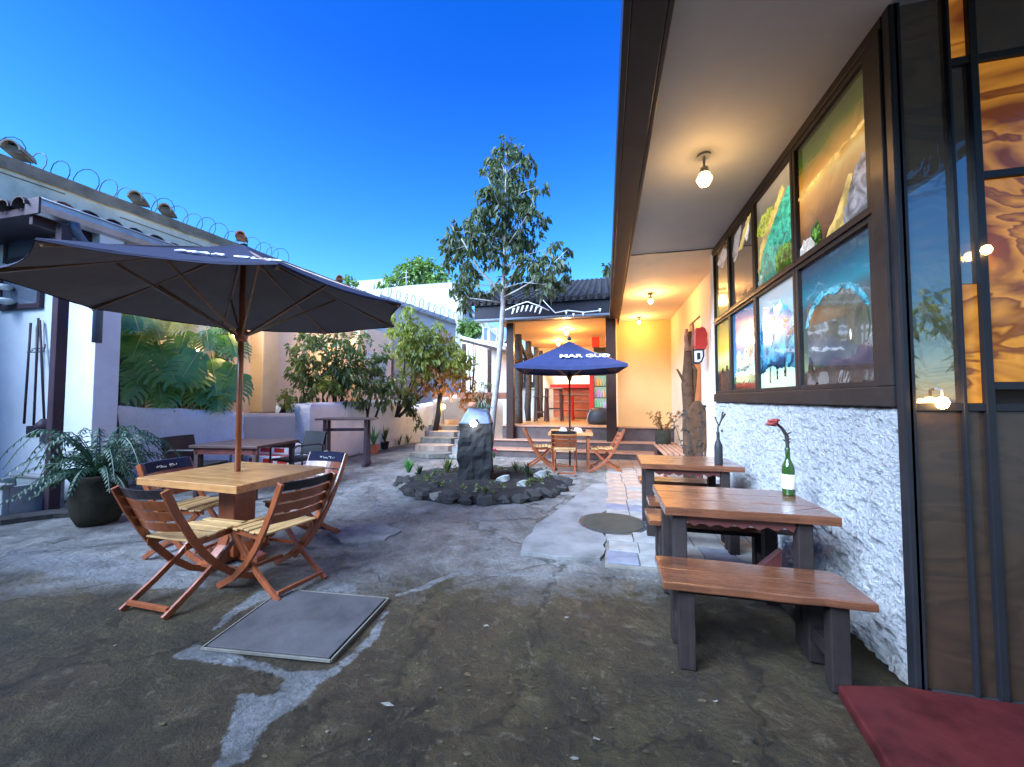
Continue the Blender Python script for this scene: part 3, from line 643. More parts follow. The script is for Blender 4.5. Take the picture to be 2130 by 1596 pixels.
for i, (y_, w) in enumerate(((10.75,.24),(12.1,.2),(13.6,.2),(14.6,.16))):
    pts = [V(-2.42+rnd.uniform(-.03,.03), y_, .7+2.55*k/6) for k in range(7)]
    MB().tube(pts, [w*.5*rnd.uniform(.85,1.15) for k in range(7)], 8).build('log_post', M['barkdark'], pv, True, smooth=True)
for p_, q_ in (((-2.42,10.7,3.1),(-2.42,12.1,2.6)),((-2.42,12.1,3.1),(-2.42,13.6,2.6)),((-2.42,10,2.45),(-2.42,15,2.45))): MB().bar(p_, q_, .08, .09).build('rail', M['barkdark'], pv, True)
# lit ceiling strips
for (x_, y_) in ((-1.1, 11.2), (-1.6, 13.4)):
    l = ceil_lamp((x_, y_, 3.42), 26, 'lit ceiling lamp inside the pavilion, %s' % ('nearer the front beam' if y_ < 12 else 'deeper towards the counter'), .06, .06, 'ceiling lamps in the pavilion')
# counter
ct = thing('bar_counter', 'red and orange wooden bar counter at the back of the pavilion', 'counter', (-.7, 14, .7))
MB().box(-1.85, 13.9, .74, -.12, 14.5, 1.78).build('body', M['orangewood'], ct, True, bevel=.01)
MB().box(-1.95, 13.75, 1.78, -.06, 14.55, 1.92).build('countertop', M['red'], ct, True, bevel=.01)
for z_ in (1.0, 1.28, 1.54): MB().box(-1.85, 13.87, z_, -.12, 13.9, z_+.04).build('shelf_edge', M['stepnose'], ct, True)
mb_ = thing('menu_board', 'bright white lit menu board above the red counter', 'sign', (-.9, 15.0, 2))
M['board'] = emit('lit_board', (.95,.88,.62), .25); M['boardw'] = emit('lit_board_white', (1,.97,.86), .35)
MB().box(-1.95, 15.0, 1.98, -1.0, 15.05, 2.75).build('panel', M['board'], mb_, True)
MB().box(-.96, 15.0, 1.98, -.1, 15.05, 2.75).build('panel', M['boardw'], mb_, True)
MB().box(-1.35, 14.97, 2.1, -1.28, 15.0, 2.6).box(-1.8, 14.97, 2.1, -1.45, 15.0, 2.12).box(-1.8, 14.97, 2.3, -1.5, 15.0, 2.32).build('print', M['redwood'], mb_, True)
# fridge
fx0, fx1, fy = -.50, .22, 12.3
fr = thing('drinks_fridge', 'red sided glass front drinks fridge beside the counter', 'fridge', (0, fy, .7))
MB().box(fx0, fy, .72, fx0+.14, fy+.7, 2.85).build('side_panel', M['red'], fr, True, bevel=.01)
MB().box(fx0+.14, fy+.35, .72, fx1, fy+.7, 2.85).box(fx1, fy, .72, fx1+.04, fy+.7, 2.85).box(fx0+.14, fy, .72, fx1, fy+.35, 1.05).build('cabinet', M['black'], fr, True)
M['fridgelight'] = emit('fridge_light', (.5,.75,.6), .14)
MB().box(fx0+.15, fy+.33, 1.06, fx1, fy+.345, 2.84).build('lit_back', M['fridgelight'], fr, True)
rnd = random.Random(8)
cols_ = [(.15,.5,.25),(.5,.3,.6),(.7,.4,.1),(.2,.5,.35),(.8,.8,.7)]
for k, c in enumerate(cols_): M['can%d' % k] = basic('drink_can_%d' % k, c, .35, .1)
for r_ in range(5):
    z_ = 1.08+r_*.36
    MB().box(fx0+.15, fy+.02, z_-.02, fx1-.005, fy+.32, z_).build('shelf', M['darkmetal'], fr, True)
    for k in range(6):
        x_ = fx0+.2+k*.085
        MB().lathe([(.03,0),(.034,.02),(.034,.16),(.018,.2),(.016,.26),(.0,.26)], (x_, fy+.1, z_), 8).build('bottle', M['can%d' % ((r_+ (k > 2)*1) % 5)], fr, True, smooth=True)
MB().box(fx0+.14, fy-.1, 2.86, fx1+.04, fy+.6, 3.0).build('crown_panel', M['black'], fr, True)
o = MB().box(-.42, fy, 3.02, -.18, fy+.2, 3.35).build('red_box', M['red'], bevel=.01); tag(o, 'small red carton standing on top of the drinks fridge', 'box')
# high table and stools
def stool(x_, y_, label, mt, top=None, h=1.0, group=None):
    t = thing('bar_stool' if h < .9 else 'high_table', label, 'stool' if h < .9 else 'table', (x_, y_, .70), 0, group)
    s_ = .19 if h < .9 else .26
    for a in (-1, 1):
        for c in (-1, 1): MB().bar((a*s_, c*s_, 0), (a*s_*.85, c*s_*.85, h-.03), .045, .045).build('leg', mt, t)
    MB().box(-s_-.03, -s_-.03, h-.03, s_+.03, s_+.03, h).build('top', top or mt, t, bevel=.005)
    MB().box(-s_, -s_, h*.35, s_, -s_+.03, h*.35+.04).box(-s_, s_-.03, h*.35, s_, s_, h*.35+.04).build('footrest', mt, t)
    return t
stool(-1.62, 12.3, 'dark square high table with pale top left of the red counter', M['darktable'], M['palestone'], 1.05)
stool(-1.25, 12.9, 'red bar stool standing behind the high table', M['red'], M['palestone'], .85, 'bar stools in the pavilion')
stool(-1.95, 11.9, 'dark bar stool at the left side of the high table', M['darktable'], None, .78, 'bar stools in the pavilion')
# motor scooter-like dark bundle near the fridge: covered black drum set
t = thing('covered_drum', 'black covered drum with a pale curved rim beside the right post', 'drum', (-.18, 11.0, .7))
MB().lathe([(.30,0),(.33,.12),(.32,.3),(.26,.42),(.05,.47)], n=18).build('cover', M['black'], t, smooth=True)
MB().tube([V(-.36+.02*k, -.2, .02+.36*math.sin(k*.22)) for k in range(8)], .012, 6).build('rim', M['palestone'], t, smooth=True)
# items behind the left posts: dark gate, white wall, tv

t = thing('dark_gate', 'dark slatted gate panel behind the log posts', 'gate', (-3.6, 15.6, 0))
MB().box(-5.0, 15.6, 1.85, -2.75, 15.66, 2.1).box(-5.0, 15.6, 3.0, -2.75, 15.66, 3.1).build('frame', M['darkmetal'], t, True)
for k in range(12): MB().box(-4.98+k*.187, 15.61, 2.1, -4.98+k*.187+.15, 15.65, 3.0).build('slat', M['black'], t, True)
t = thing('white_yard_wall', 'low white wall below the dark gate panel left of the pavilion', 'wall', (-3.6, 15.8, 0))
MB().box(-6.2, 15.75, 0, -2.75, 15.95, 1.84).build('wall', M['white'], t, True)

# string of white bunting hanging on the roof edge
t = thing('string_of_bunting', 'white cord of small pennants drooping along the pavilion roof edge', 'bunting', (-1.5, 9.3, 3.9))
cp = [(1048,656),(1075,640),(1098,629),(1120,634),(1138,642),(1152,650),(1128,642)]
P1 = [at(u, v, y=9.2) for u, v in ((1050,646),(1075,635),(1097,628),(1120,636),(1142,646))]
P2 = [at(u, v, y=9.2) for u, v in ((1120,640),(1127,622),(1140,636),(1155,651),(1180,646),(1215,650),(1250,646))]
MB().tube(P1, .014, 6).tube(P2, .014, 6).build('cord', M['text'], t, True, smooth=True)
for k in range(7):
    a = at(1067+k*9.5, 641-6*math.sin(k*.5), y=9.18)
    MB().extrude([a, a+V(.05,0,0), a+V(-.01,0,-.14), a+V(-.04,0,-.15)], (0,.01,0)).build('pennant', M['text'], t, True)
for u, v in ((1175,648),(1190,652),(1210,650),(1245,642)):
    a = at(u, v, y=9.18); MB().extrude([a, a+V(.06,0,0), a+V(.03,0,-.09)], (0,.01,0)).build('pennant', M['text'], t, True)
# ------------------------------------------------------------------ folding chairs
def make_chair(label, wood_u, wood_s, cover=False, group=None):
    t = thing('folding_chair', label, 'chair', (0,0,0), 0, group); t.scale = (1, 1, .94)
    up = [(-.37,.87),(-.30,.70),(-.20,.50),(-.12,.36),(-.02,.23),(.12,.10),(.30,.0)]
    for s in (-1, 1):
        MB().ribbon(up, .048, s*.222-.011, s*.222+.011).build('upright', wood_u, t, bevel=.003)
        MB().ribbon([(.20,.43),(.02,.25),(-.15,.12),(-.33,0)], .042, s*.190-.011, s*.190+.011).build('leg', wood_u, t, bevel=.003)
        MB().ribbon([(-.20,.425),(.24,.445)], .05, s*.178-.01+.0*s, s*.178+.0).build('seat_rail', wood_u, t, bevel=.003)
    MB().bar((-.18,-.30,.045),(.18,-.30,.045),.022,.03).build('stretcher', wood_u, t, bevel=.002)
    MB().bar((-.21,.20,.09),(.21,.20,.09),.022,.03).build('stretcher', wood_u, t, bevel=.002)
    for k in range(7):
        y = -.17+k*.064; z = .455+.012*math.cos(k*.9-.3)*(-1 if 1 < k < 5 else .6)
        MB().box(-.205, y-.027, z, .205, y+.027, z+.014).build('seat_slat', wood_s, t, bevel=.003)
    for k in range(4):
        zc = .835-k*.085; yc = -.37+(.87-zc)*.43+.02
        b = MB(); n = 8
        pts = [(-.21+.42*i/n, yc-.045*math.sin(math.pi*i/n)) for i in range(n+1)]
        lean = .03
        for i in range(n):
            (xa, ya), (xb, yb) = pts[i], pts[i+1]; vs = []
            for (x, y) in ((xa, ya), (xb, yb)):
                for (dy, dz) in ((-.008,-.034),(.008,-.034),(.008,.034),(-.008,.034)): vs.append((x, y+dy-dz*.42, zc+dz))
            b.add(vs, [(0,4,5,1),(1,5,6,2),(2,6,7,3),(3,7,4,0)]+([(0,1,2,3)] if i == 0 else [])+([(4,7,6,5)] if i == n-1 else []))
        sl_ = b.build('back_slat', M['darkslat'] if cover == 'slat' and k == 0 else wood_u, t, smooth=False)
        if cover is True and k == 0:
            c = MB()
            for i in range(n):
                (xa, ya), (xb, yb) = pts[i], pts[i+1]; vs = []
                for (x, y) in ((xa*1.0, ya), (xb*1.0, yb)):
                    for (dy, dz) in ((-.016,-.05),(.016,-.05),(.016,.045),(-.016,.045)): vs.append((x, y+dy-dz*.42, zc+dz))
                c.add(vs, [(0,4,5,1),(1,5,6,2),(2,6,7,3),(3,7,4,0)]+([(0,1,2,3)] if i == 0 else [])+([(4,7,6,5)] if i == n-1 else []))
            cv = c.build('cover', M['navy'], t)
            text_obj('lettering', 'Kim Tai', .06, M['text'], cv, (0, yc-.045+.012+.018-.0, zc-.02), (R(90+23), 0, R(180)))
    return t
def text_obj(name, s, size, m, parent, loc, rot, ext=.001, sx=1):
    cu = bpy.data.curves.new(name, 'FONT'); cu.body = s; cu.size = size; cu.extrude = ext; cu.align_x = 'CENTER'; cu.align_y = 'CENTER'; cu.offset = size*.02; cu.resolution_u = 2
    tmp = bpy.data.objects.new('tmp_text', cu); COL.objects.link(tmp)
    bpy.context.view_layer.update()
    me = bpy.data.meshes.new_from_object(tmp.evaluated_get(bpy.context.evaluated_depsgraph_get()))
    bpy.data.objects.remove(tmp); me.materials.clear(); me.materials.append(m)
    o = bpy.data.objects.new(name, me); COL.objects.link(o); o.location = loc; o.rotation_euler = rot; o.scale = (sx,1,1)
    if parent is not None: o.parent = parent
    return o
# ---- main table
TC = V(-3.20, 2.79, 0); TR = R(-3)
g1 = 'folding chairs around the big umbrella table'
tb = thing('pedestal_table', 'honey brown wooden pedestal table under the big dark umbrella', 'table', TC, TR)
L, Wd = 1.10, .88
for k in range(6):
    y = -Wd/2+.045+k*(Wd-.09)/6
    MB().box(-L/2+.05, y+.001, .722, L/2-.05, y+(Wd-.09)/6-.001, .749).build('plank', M['teaktop'], tb, bevel=.0015)
MB().box(-L/2, -Wd/2, .69, L/2, -Wd/2+.044, .75).box(-L/2, Wd/2-.044, .69, L/2, Wd/2, .75).box(-L/2, -Wd/2+.044, .69, -L/2+.049, Wd/2-.044, .75).box(L/2-.049, -Wd/2+.044, .69, L/2, Wd/2-.044, .75).build('table_edge', M['teaktop'], tb, bevel=.005)
MB().box(-.095, -.10, .04, .095, .10, .72).build('pedestal', M['teaky'], tb, bevel=.008)
for ax in (0, 1):
    prof = [(-.30,0),(.30,0),(.30,.05),(.22,.07),(.13,.15),(.097,.26),(-.097,.26),(-.13,.15),(-.22,.07),(-.30,.05)]
    pts = [(V(a, -.045, c) if ax == 0 else V(-.045, a, c)) for a, c in prof]
    MB().extrude(pts, (0,.09,0) if ax == 0 else (.09,0,0)).build('foot', M['teaky'], tb, bevel=.006)
ch = make_chair('wooden folding chair with a dark top slat nearest the camera at the big table', M['teaky'], M['teakseat'], 'slat', g1)
ch.location = (-2.93, 2.24, 0); ch.rotation_euler = (0,0,R(-1))
MATS_OF[ch.name] = Matrix.Translation(ch.location) @ Matrix.Rotation(R(-8), 4, 'Z')
copy_tree(ch, (-2.50, 2.50, 0), R(80), 'wooden folding chair right of the big umbrella table beside the cover slab')
cn = make_chair('wooden folding chair with a navy top cover at the left of the big table', M['teaky'], M['teakseat'], True, g1)
cn.location = (-3.66, 2.80, 0); cn.rotation_euler = (0,0,R(-84))
copy_tree(cn, (-2.92, 3.22, 0), R(178), 'wooden folding chair with a navy top cover on the far side of the big table')
# ---- umbrellas
def umbrella(name, label, loc, rz, Rr, zr, za, n, fab, pole_m, pr, ribs_m, strut_z, flap=None, rim_sag=.05, txt=None):
    t = thing(name, label, 'umbrella', loc, rz)
    MB().tube([(0,0,.02),(0,0,za-.01)], pr, 12).build('pole', pole_m, t, smooth=True)
    vs = []; rings = 5
    verts = [(Rr*math.cos(2*math.pi*i/n), Rr*math.sin(2*math.pi*i/n)) for i in range(n)]
    b = MB(); th = .006
    def pt(i, s_, k, off=0):
        # i panel, s_ 0..1 along the panel, k 0..1 from apex to rim
        a, c = Vector((*verts[i % n],0)), Vector((*verts[(i+1) % n],0)); q = a.lerp(c, s_)*k
        z = za+(zr-za)*k
        sag = math.sin(math.pi*s_)*k*rim_sag*1.1; inward = 1-.05*math.sin(math.pi*s_)*k
        return V(q.x*inward, q.y*inward, z-sag*.35+.035*math.sin(math.pi*k)*-1+off)
    for i in range(n):
        for off in (0, .008):
            base = len(b.v); SS, KK = 6, 8
            for k in range(KK+1):
                for s_ in range(SS+1): b.v.append(pt(i, s_/SS, .015+.985*k/KK, off))
            for k in range(KK):
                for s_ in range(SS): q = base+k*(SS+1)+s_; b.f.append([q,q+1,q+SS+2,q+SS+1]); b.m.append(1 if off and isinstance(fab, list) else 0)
    cp = b.build('canopy', fab, t)
    for i in range(n):     # valance
        b = MB(); SS = 8
        for s_ in range(SS+1):
            a = pt(i, s_/SS, 1, .008); d = (.06 if n == 4 else .014)+.004*math.sin(s_*1.3+i)
            b.v += [a, V(a.x*1.004, a.y*1.004, a.z-d*(flap or 1))]
        for s_ in range(SS): q = s_*2; b.f.append([q,q+2,q+3,q+1]); b.m.append(0)
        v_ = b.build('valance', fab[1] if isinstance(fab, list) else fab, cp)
        md = v_.modifiers.new('thickness', 'SOLIDIFY'); md.thickness = .004
    for i in range(n):
        a = V(verts[i][0]*.985, verts[i][1]*.985, zr-.02); r_ = MB().bar((verts[i][0]*.03, verts[i][1]*.03, za-.05), a, .018, .026).build('rib', ribs_m, t, bevel=.003)
        MB().bar((verts[i][0]*.03, verts[i][1]*.03, strut_z), (verts[i][0]*.55, verts[i][1]*.55, za+(zr-za)*.55-.055), .014, .02).build('strut', ribs_m, r_)
    MB().lathe([(.0,-.06),(pr+.012,-.06),(pr+.028,-.02),(pr+.03,.03),(pr+.01,.06),(0,.06)], (0,0,strut_z), 16).build('hub', pole_m, t, smooth=True)
    MB().lathe([(.0,0),(.03,.0),(.045,.03),(.03,.07),(.0,.09)] if n < 8 else [(0,0),(.03,0),(.03,.01),(0,.015)], (0,0,za+.02 if n < 8 else za), 14).build('finial', M['black'], t, smooth=True)
    return t, cp
M['ribwood'] = wood('umbrella_rib_wood', (.24,.13,.07), (.13,.075,.045), .4, 0, .3)
UC = V(-3.22, 2.80, 0)
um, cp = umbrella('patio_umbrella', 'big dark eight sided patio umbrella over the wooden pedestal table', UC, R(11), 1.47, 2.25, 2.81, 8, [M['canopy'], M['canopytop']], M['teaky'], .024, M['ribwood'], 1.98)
# second umbrella with its table and chairs
U2 = V(-.72, 7.92, 0)
um2, cp2 = umbrella('patio_umbrella', 'small navy blue patio umbrella with white lettering in front of the pavilion', U2, R(13.7+45-8), 1.42, 2.02, 2.58, 4, M['blue'], M['brown'], .02, M['ribwood'], 1.85, rim_sag=.12)
t2 = thing('pedestal_table', 'small light wooden table under the navy umbrella before the steps', 'table', (-.70, 7.92, 0), R(4))
for k in range(5): MB().box(-.42, -.40+k*.16+.001, .715, .42, -.40+(k+1)*.16-.001, .75).build('plank', M['teaktop'], t2, bevel=.002)
MB().box(-.43,-.415,.69,.43,-.40,.752).box(-.43,.40,.69,.43,.415,.752).build('table_edge', M['teaktop'], t2, bevel=.003)
for a in (-.34, .34):
    for c in (-.33, .33): MB().box(a-.025, c-.025, 0, a+.025, c+.025, .70).build('leg', M['teaky'], t2, bevel=.003)
for i, (dx, dy) in enumerate(((-.14,-.1),(.15,-.08))):
    o = thing('table_setting', 'white folded napkin stand on the %s side of the small umbrella table' % ('left', 'right')[i], 'napkin', (-.70+dx, 7.92+dy, .752), .3*i, 'napkins on the small table')
    MB().extrude([V(-.08,-.05,0),V(.08,-.05,0),V(.05,-.05,.06),V(-.05,-.05,.07)], (0,.1,0)).build('napkin', M['text'], o)
    MB().box(.09,-.07,0,.14,.07,.035).box(-.09,.06,0,.09,.08,.05).build('holder', M['black'], o)
g2 = 'folding chairs around the small umbrella table'
copy_tree(ch, (-.77, 7.42, 0), R(3), 'wooden folding chair nearest the camera at the small umbrella table')
copy_tree(ch, (-1.28, 7.84, 0), R(-80), 'wooden folding chair left of the small umbrella table')
copy_tree(ch, (-.06, 7.80, 0), R(97), 'wooden folding chair right of the small umbrella table before the brown post')
for o in bpy.data.objects:
    if o.parent is None and o.get('category') == 'chair' and 'small umbrella' in o['label']: o['group'] = g2
# ---- picnic tables and benches against the stucco wall
def wavy_plank(x0, x1, y0, y1, z0, z1, seed, chamf=.06):
    r_ = random.Random(seed); pts = []
    n = 9
    for i in range(n+1): pts.append((x0+(x1-x0)*i/n, y0+r_.uniform(-.006,.006)))
    pts.append((x1+.0, y1-chamf))
    for i in range(n+1): pts.append((x1-(x1-x0)*i/n-(chamf*.6 if i == 0 else 0), y1+r_.uniform(-.006,.006)))
    return MB().extrude([V(a, c, z0) for a, c in pts], (0,0,z1-z0))
def bench(y0, y1, label, x0=.28, x1=1.24, seed=1, g='rustic benches along the stucco wall'):
    t = thing('bench', label, 'bench', ((x0+x1)/2, (y0+y1)/2, 0), 0, g); cx, cy = (x0+x1)/2, (y0+y1)/2; w = (x1-x0)/2; h = (y1-y0)/2
    wavy_plank(-w, w, -h, -.001, .41, .45, seed, 0).build('plank', M['rustic'], t, bevel=.006)
    wavy_plank(-w, w, .001, h, .41, .45, seed+1).build('plank', M['rustic'], t, bevel=.006)
    for a in (-w+.12, w-.14):
        MB().box(a-.04, -h+.03, 0, a+.04, -h+.10, .41).build('leg', M['rusticdark'], t, bevel=.005)
        MB().box(a-.04, h-.10, 0, a+.04, h-.03, .41).build('leg', M['rusticdark'], t, bevel=.005)
        MB().box(a-.03, -h+.10, .12, a+.03, h-.10, .19).build('crosspiece', M['rusticdark'], t, bevel=.004)
    MB().box(-w+.16, -.02, .33, w-.18, .02, .408).build('apron', M['rusticdark'], t, bevel=.004)
    return t
bench(2.17, 2.52, 'rustic reddish brown bench nearest the camera by the stucco wall', .28, 1.22, 3)
bench(3.22, 3.58, 'rustic honey brown bench behind the nearest table', .32, 1.32, 5)
bench(4.76, 5.05, 'rustic bench behind the second table from the camera', .38, 1.30, 9)
bench(3.80, 4.04, 'rustic narrow bench in front of the second table from the camera', .38, 1.24, 12)
def rtable(y0, y1, label, x0, x1, seed):
    t = thing('rustic_table', label, 'table', ((x0+x1)/2, (y0+y1)/2, 0), 0, 'rustic tables along the stucco wall'); w = (x1-x0)/2; h = (y1-y0)/2
    n = 3
    for k in range(n):
        wavy_plank(-w, w, -h+2*h*k/n+.001, -h+2*h*(k+1)/n-.001, .70, .75, seed+k, .10 if k == n-1 else 0).build('plank', M['rustic'], t, bevel=.006)
    for a in (-w+.09, w-.16):
        for c in (-h+.07, h-.09):
            MB().box(a-.038, c-.038, 0, a+.038, c+.038, .70).build('leg', M['rusticdark'], t, bevel=.006)
        for zc_ in (.62, .10): MB().box(a-.03, -h+.11, zc_, a+.03, h-.13, zc_+.075).build('crosspiece', M['rusticdark'], t, bevel=.005)
    sc = [(-w+.13,.66)]+[(-w+.13+(2*w-.3)*k/14, .655-(.022 if k % 2 else 0)) for k in range(1, 14)]+[(w-.2,.66),(w-.2,.70),(-w+.13,.70)]
    MB().extrude([V(a, -h+.05, c) for a, c in sc], (0,.02,0)).build('apron', M['redwood'], t, bevel=.002)
    MB().extrude([V(a, -.02, c) for a, c in ((-w+.10,.24),(-w+.22,.30),(w-.34,.30),(w-.18,.45),(w-.18,.20),(-w+.10,.20))], (0,.045,0)).build('stretcher', M['redwood'], t, bevel=.004)
    return t
rtable(2.50, 3.14, 'glossy rustic plank table nearest the camera with the green wine bottle', .34, 1.25, 21)
rtable(4.10, 4.76, 'glossy rustic plank table behind the nearest one with a slim dark bottle', .34, 1.28, 31)
# slatted bench beside the steps
t = thing('slatted_bench', 'low slatted bench by the white wall next to the pavilion steps', 'bench', (1.27, 7.9, 0))
for k in range(7): MB().box(-.30+k*.092, -.75, .42, -.30+k*.092+.06, .75, .45).build('slat', M['stepnose'], t, bevel=.004)
for a in (-.65, .65):
    MB().box(-.30, a-.03, .34, .31, a+.03, .418).build('crosspiece', M['redwood'], t, bevel=.004)
    for c in (-.27, .27): MB().box(c-.03, a-.03, 0, c+.03, a+.03, .34).build('leg', M['redwood'], t, bevel=.004)
# bottles
BP = [(0,0),(.036,0),(.038,.01),(.038,.17),(.034,.20),(.018,.235),(.0145,.25),(.0145,.305),(.016,.308),(.016,.32),(.0,.32)]
def bottle(loc, label, kind):
    t = thing('wine_bottle', label, 'bottle', loc, .4, 'wine bottles used as vases')
    MB().lathe(BP, n=20).build('glass', M['bottle'] if kind == 0 else M['black'], t, smooth=True)
    if kind == 0: MB().lathe([(.0385,.045),(.0392,.046),(.0392,.14),(.0385,.141)], n=20).build('paper_label', M['text'], t, smooth=True)
    s_ = 1.0
    stem = [V(0,0,.2), V(0,0,.34), V(-.005,0,.40), V(-.03,.01,.45), V(-.075,.01,.485)] if kind == 0 else [V(0,0,.2), V(0,0,.36), V(.01,0,.40)]
    MB().tube(stem, [.006,.011,.012,.010,.008] if kind == 0 else .008, 8).build('stem', M['barkdark'], t, smooth=True)
    r_ = random.Random(kind+2)
    if kind == 0:
        for k, (dx, dz, sc) in enumerate(((-.10,.49,.022),(-.12,.50,.018),(-.085,.505,.02),(-.13,.48,.02),(-.105,.475,.018))):
            for j in range(3):
                a = j*2.1+k
                MB().lathe([(.003,-sc*.6),(sc*.7,-sc*.3),(sc,0),(sc*.6,sc*.5),(.003,sc*.6)], (dx+.008*math.cos(a), .008*math.sin(a), dz), 8).build('petal', M['petal'], t, smooth=True)
        for k in range(8): 
            z = .34+k*.013; b = MB(); a = k*2.4; b.face([V(0,0,z), V(.02*math.cos(a),.02*math.sin(a),z+.01), V(.03*math.cos(a+.3),.03*math.sin(a+.3),z+.025), V(.01*math.cos(a+.6),.01*math.sin(a+.6),z+.015)]); b.build('leaf', M['barkdark'], t)
    else:
        for (a, c, e) in ((.06,0,.52),(.10,.02,.50),(-.03,0,.47),(.03,-.03,.49)):
            MB().tube([V(.01,0,.38), V(a*.6,c,.44), V(a,c,e)], [.006,.005,.010], 6).build('twig', M['barkdark'], t, smooth=True)
        MB().lathe([(.003,-.014),(.012,0),(.003,.014)], (.045,0,.33), 8).build('bud', M['barkdark'], t, smooth=True)
    return t
bottle(at(1641, 1030, z=.75), 'green wine bottle holding a drooping red flower on the nearest rustic table', 0)
bottle(at(1495, 966, z=.75), 'slim dark bottle with forked twigs on the second rustic table', 1)
# ------------------------------------------------------------------ plant helpers
def leaf_quad(b, p, d, side, L, w, droop=.2, fold=.25):
    d = d.normalized(); side = (side-d*side.dot(d)).normalized(); up = side.cross(d).normalized()
    m = p+d*L*.45-up*0+V(0,0,-droop*L*.15); e = p+d*L+V(0,0,-droop*L*.5)
    b.add([p, m+side*w/2+up*w*fold, e, m-side*w/2+up*w*fold, m], [(0,1,4),(1,2,4),(2,3,4),(3,0,4)])
def rv(r_): 
    while 1:
        q = Vector((r_.uniform(-1,1), r_.uniform(-1,1), r_.uniform(-1,1)))
        if .05 < q.length < 1: return q
DENS = 1.0
def leaves(blobs, n, L, w, seed, hang=.4, shell=.5):
    r_ = random.Random(seed); b = MB(); tot = sum(max(bb[1])**2 for bb in blobs)
    for c, rad in blobs:
        k = int(n*DENS*max(rad)**2/tot)
        # tufts inside each blob
        nt_ = max(2, k//7)
        for _ in range(nt_):
            q = rv(r_); q = q.normalized()*(shell+(1-shell)*r_.random()**.6)
            o = V(c[0]+q.x*rad[0], c[1]+q.y*rad[1], c[2]+q.z*rad[2]); ax = (q+rv(r_)*.8+V(0,0,-hang)).normalized()
            for _ in range(7):
                d = (ax+rv(r_)*.8+V(0,0,-hang)).normalized(); s_ = r_.uniform(.6,1.25)
                leaf_quad(b, o+rv(r_)*L*.6, d, rv(r_), L*s_, w*s_, r_.uniform(.2,1.2), r_.uniform(-.1,.3))
    return b
# ------------------------------------------------------------------ round bed with the dark fountain pillar
BC = V(-1.98, 6.15, 0)
t = thing('fountain_pillar', 'black stone pillar with a blue grey cap standing in the round bed', 'fountain', (-2.10, 6.10, 0), R(13))
b = MB(); NN = 14
for k in range(NN+1):
    for j in range(40):
        a = 2*math.pi*j/40; m_ = max(abs(math.cos(a)), abs(math.sin(a))); z = 1.0*k/NN; q = V(.265*math.cos(a)/m_*.98, .25*math.sin(a)/m_*.98, z); w = .06*noise.noise(q*5)+.035*noise.noise(q*13)
        b.v.append(V(q.x*(1+w*2.2), q.y*(1+w*2.2), z))
for k in range(NN):
    for j in range(40): b.f.append([k*40+j, k*40+(j+1)%40, (k+1)*40+(j+1)%40, (k+1)*40+j]); b.m.append(0)
b.f.append([NN*40+j for j in range(40)]); b.m.append(0)
b.build('body', M['pillar'], t)
MB().add([(-.26,-.25,1.0),(.26,-.25,1.0),(.27,.25,1.0),(-.26,.25,1.0),(-.12,-.10,1.25),(.21,-.08,1.20),(.20,.15,1.22),(-.14,.15,1.27)], [(0,3,2,1),(4,5,6,7),(0,1,5,4),(1,2,6,5),(2,3,7,6),(3,0,4,7)]).build('cap', M['capmetal'], t, bevel=.03)
MB().lathe([(.003,.06),(.06,.05),(.09,0),(.06,-.03),(.003,-.03)], (-.06,0,1.29), 14).build('top_stone', M['pot'], t, smooth=True)
rnd = random.Random(2)
for k in range(7):
    a = 2.4-k*.28; MB().tube([V(.10+.02*k,-.1,1.24), V(.10+.16*math.cos(a),-.16,1.24+.10*math.sin(a)), V(.10+.24*math.cos(a),-.2,1.20+.06*math.sin(a))], .008, 5).build('frond', M['leaf_fern'], t)
t = thing('spot_lamp', 'bright white lamp glaring on top of the fountain pillar', 'lamp', at(985, 880, y=5.80))
MB().lathe([(.003,.06),(.042,.044),(.06,0),(.042,-.044),(.003,-.06)], n=16).build('bulb', M['bulbwhite'], t, smooth=True)
MB().lathe([(.055,-.01),(.065,.0),(.065,.05),(.03,.07),(.0,.07)], (0,.02,0), 14).build('shade', M['capmetal'], t, smooth=True)
point((0,-.02,.14), .8, (.9,.95,1), .05, t)
b = MB()
for i in range(64):
    a = 2*math.pi*i/64; r0 = 1.36+.03*math.sin(i*1.7)
    b.v.append(V(BC.x+r0*math.cos(a), BC.y+r0*.93*math.sin(a), .0)); b.v.append(V(BC.x+r0*.93*math.cos(a), BC.y+r0*.86*math.sin(a), .07+.02*noise.noise(Vector((i*.5,0,0))))); b.v.append(V(BC.x+.6*math.cos(a), BC.y+.6*math.sin(a), .10+.04*noise.noise(Vector((i*.3,4,0)))))
c0 = len(b.v); b.v.append(V(BC.x, BC.y, .12))
for i in range(64):
    j = (i+1) % 64; b.f += [[i*3,j*3,j*3+1,i*3+1],[i*3+1,j*3+1,j*3+2,i*3+2],[i*3+2,j*3+2,c0]]; b.m += [0,0,0]
struct(b.build('bed_soil', M['soil'], smooth=True))
edge = thing('bed_edging', 'ring of rough dark stones round the planting bed', 'edging', BC)
rnd = random.Random(4)
def rock(b, c, s, r_, fl=.6):
    base = len(b.v); n, k = 9, 5
    for i in range(k+1):
        ph = math.pi*i/k
        for j in range(n):
            th_ = 2*math.pi*j/n; d = V(math.sin(ph)*math.cos(th_), math.sin(ph)*math.sin(th_), math.cos(ph)); q = 1+.75*noise.noise(d*1.7+c*7)+.25*noise.noise(d*4+c*3)
            b.v.append(c+V(d.x*s[0]*q, d.y*s[1]*q, d.z*s[2]*q))
    for i in range(k):
        for j in range(n): b.f.append([base+i*n+j, base+i*n+(j+1)%n, base+(i+1)*n+(j+1)%n, base+(i+1)*n+j]); b.m.append(b.mi)
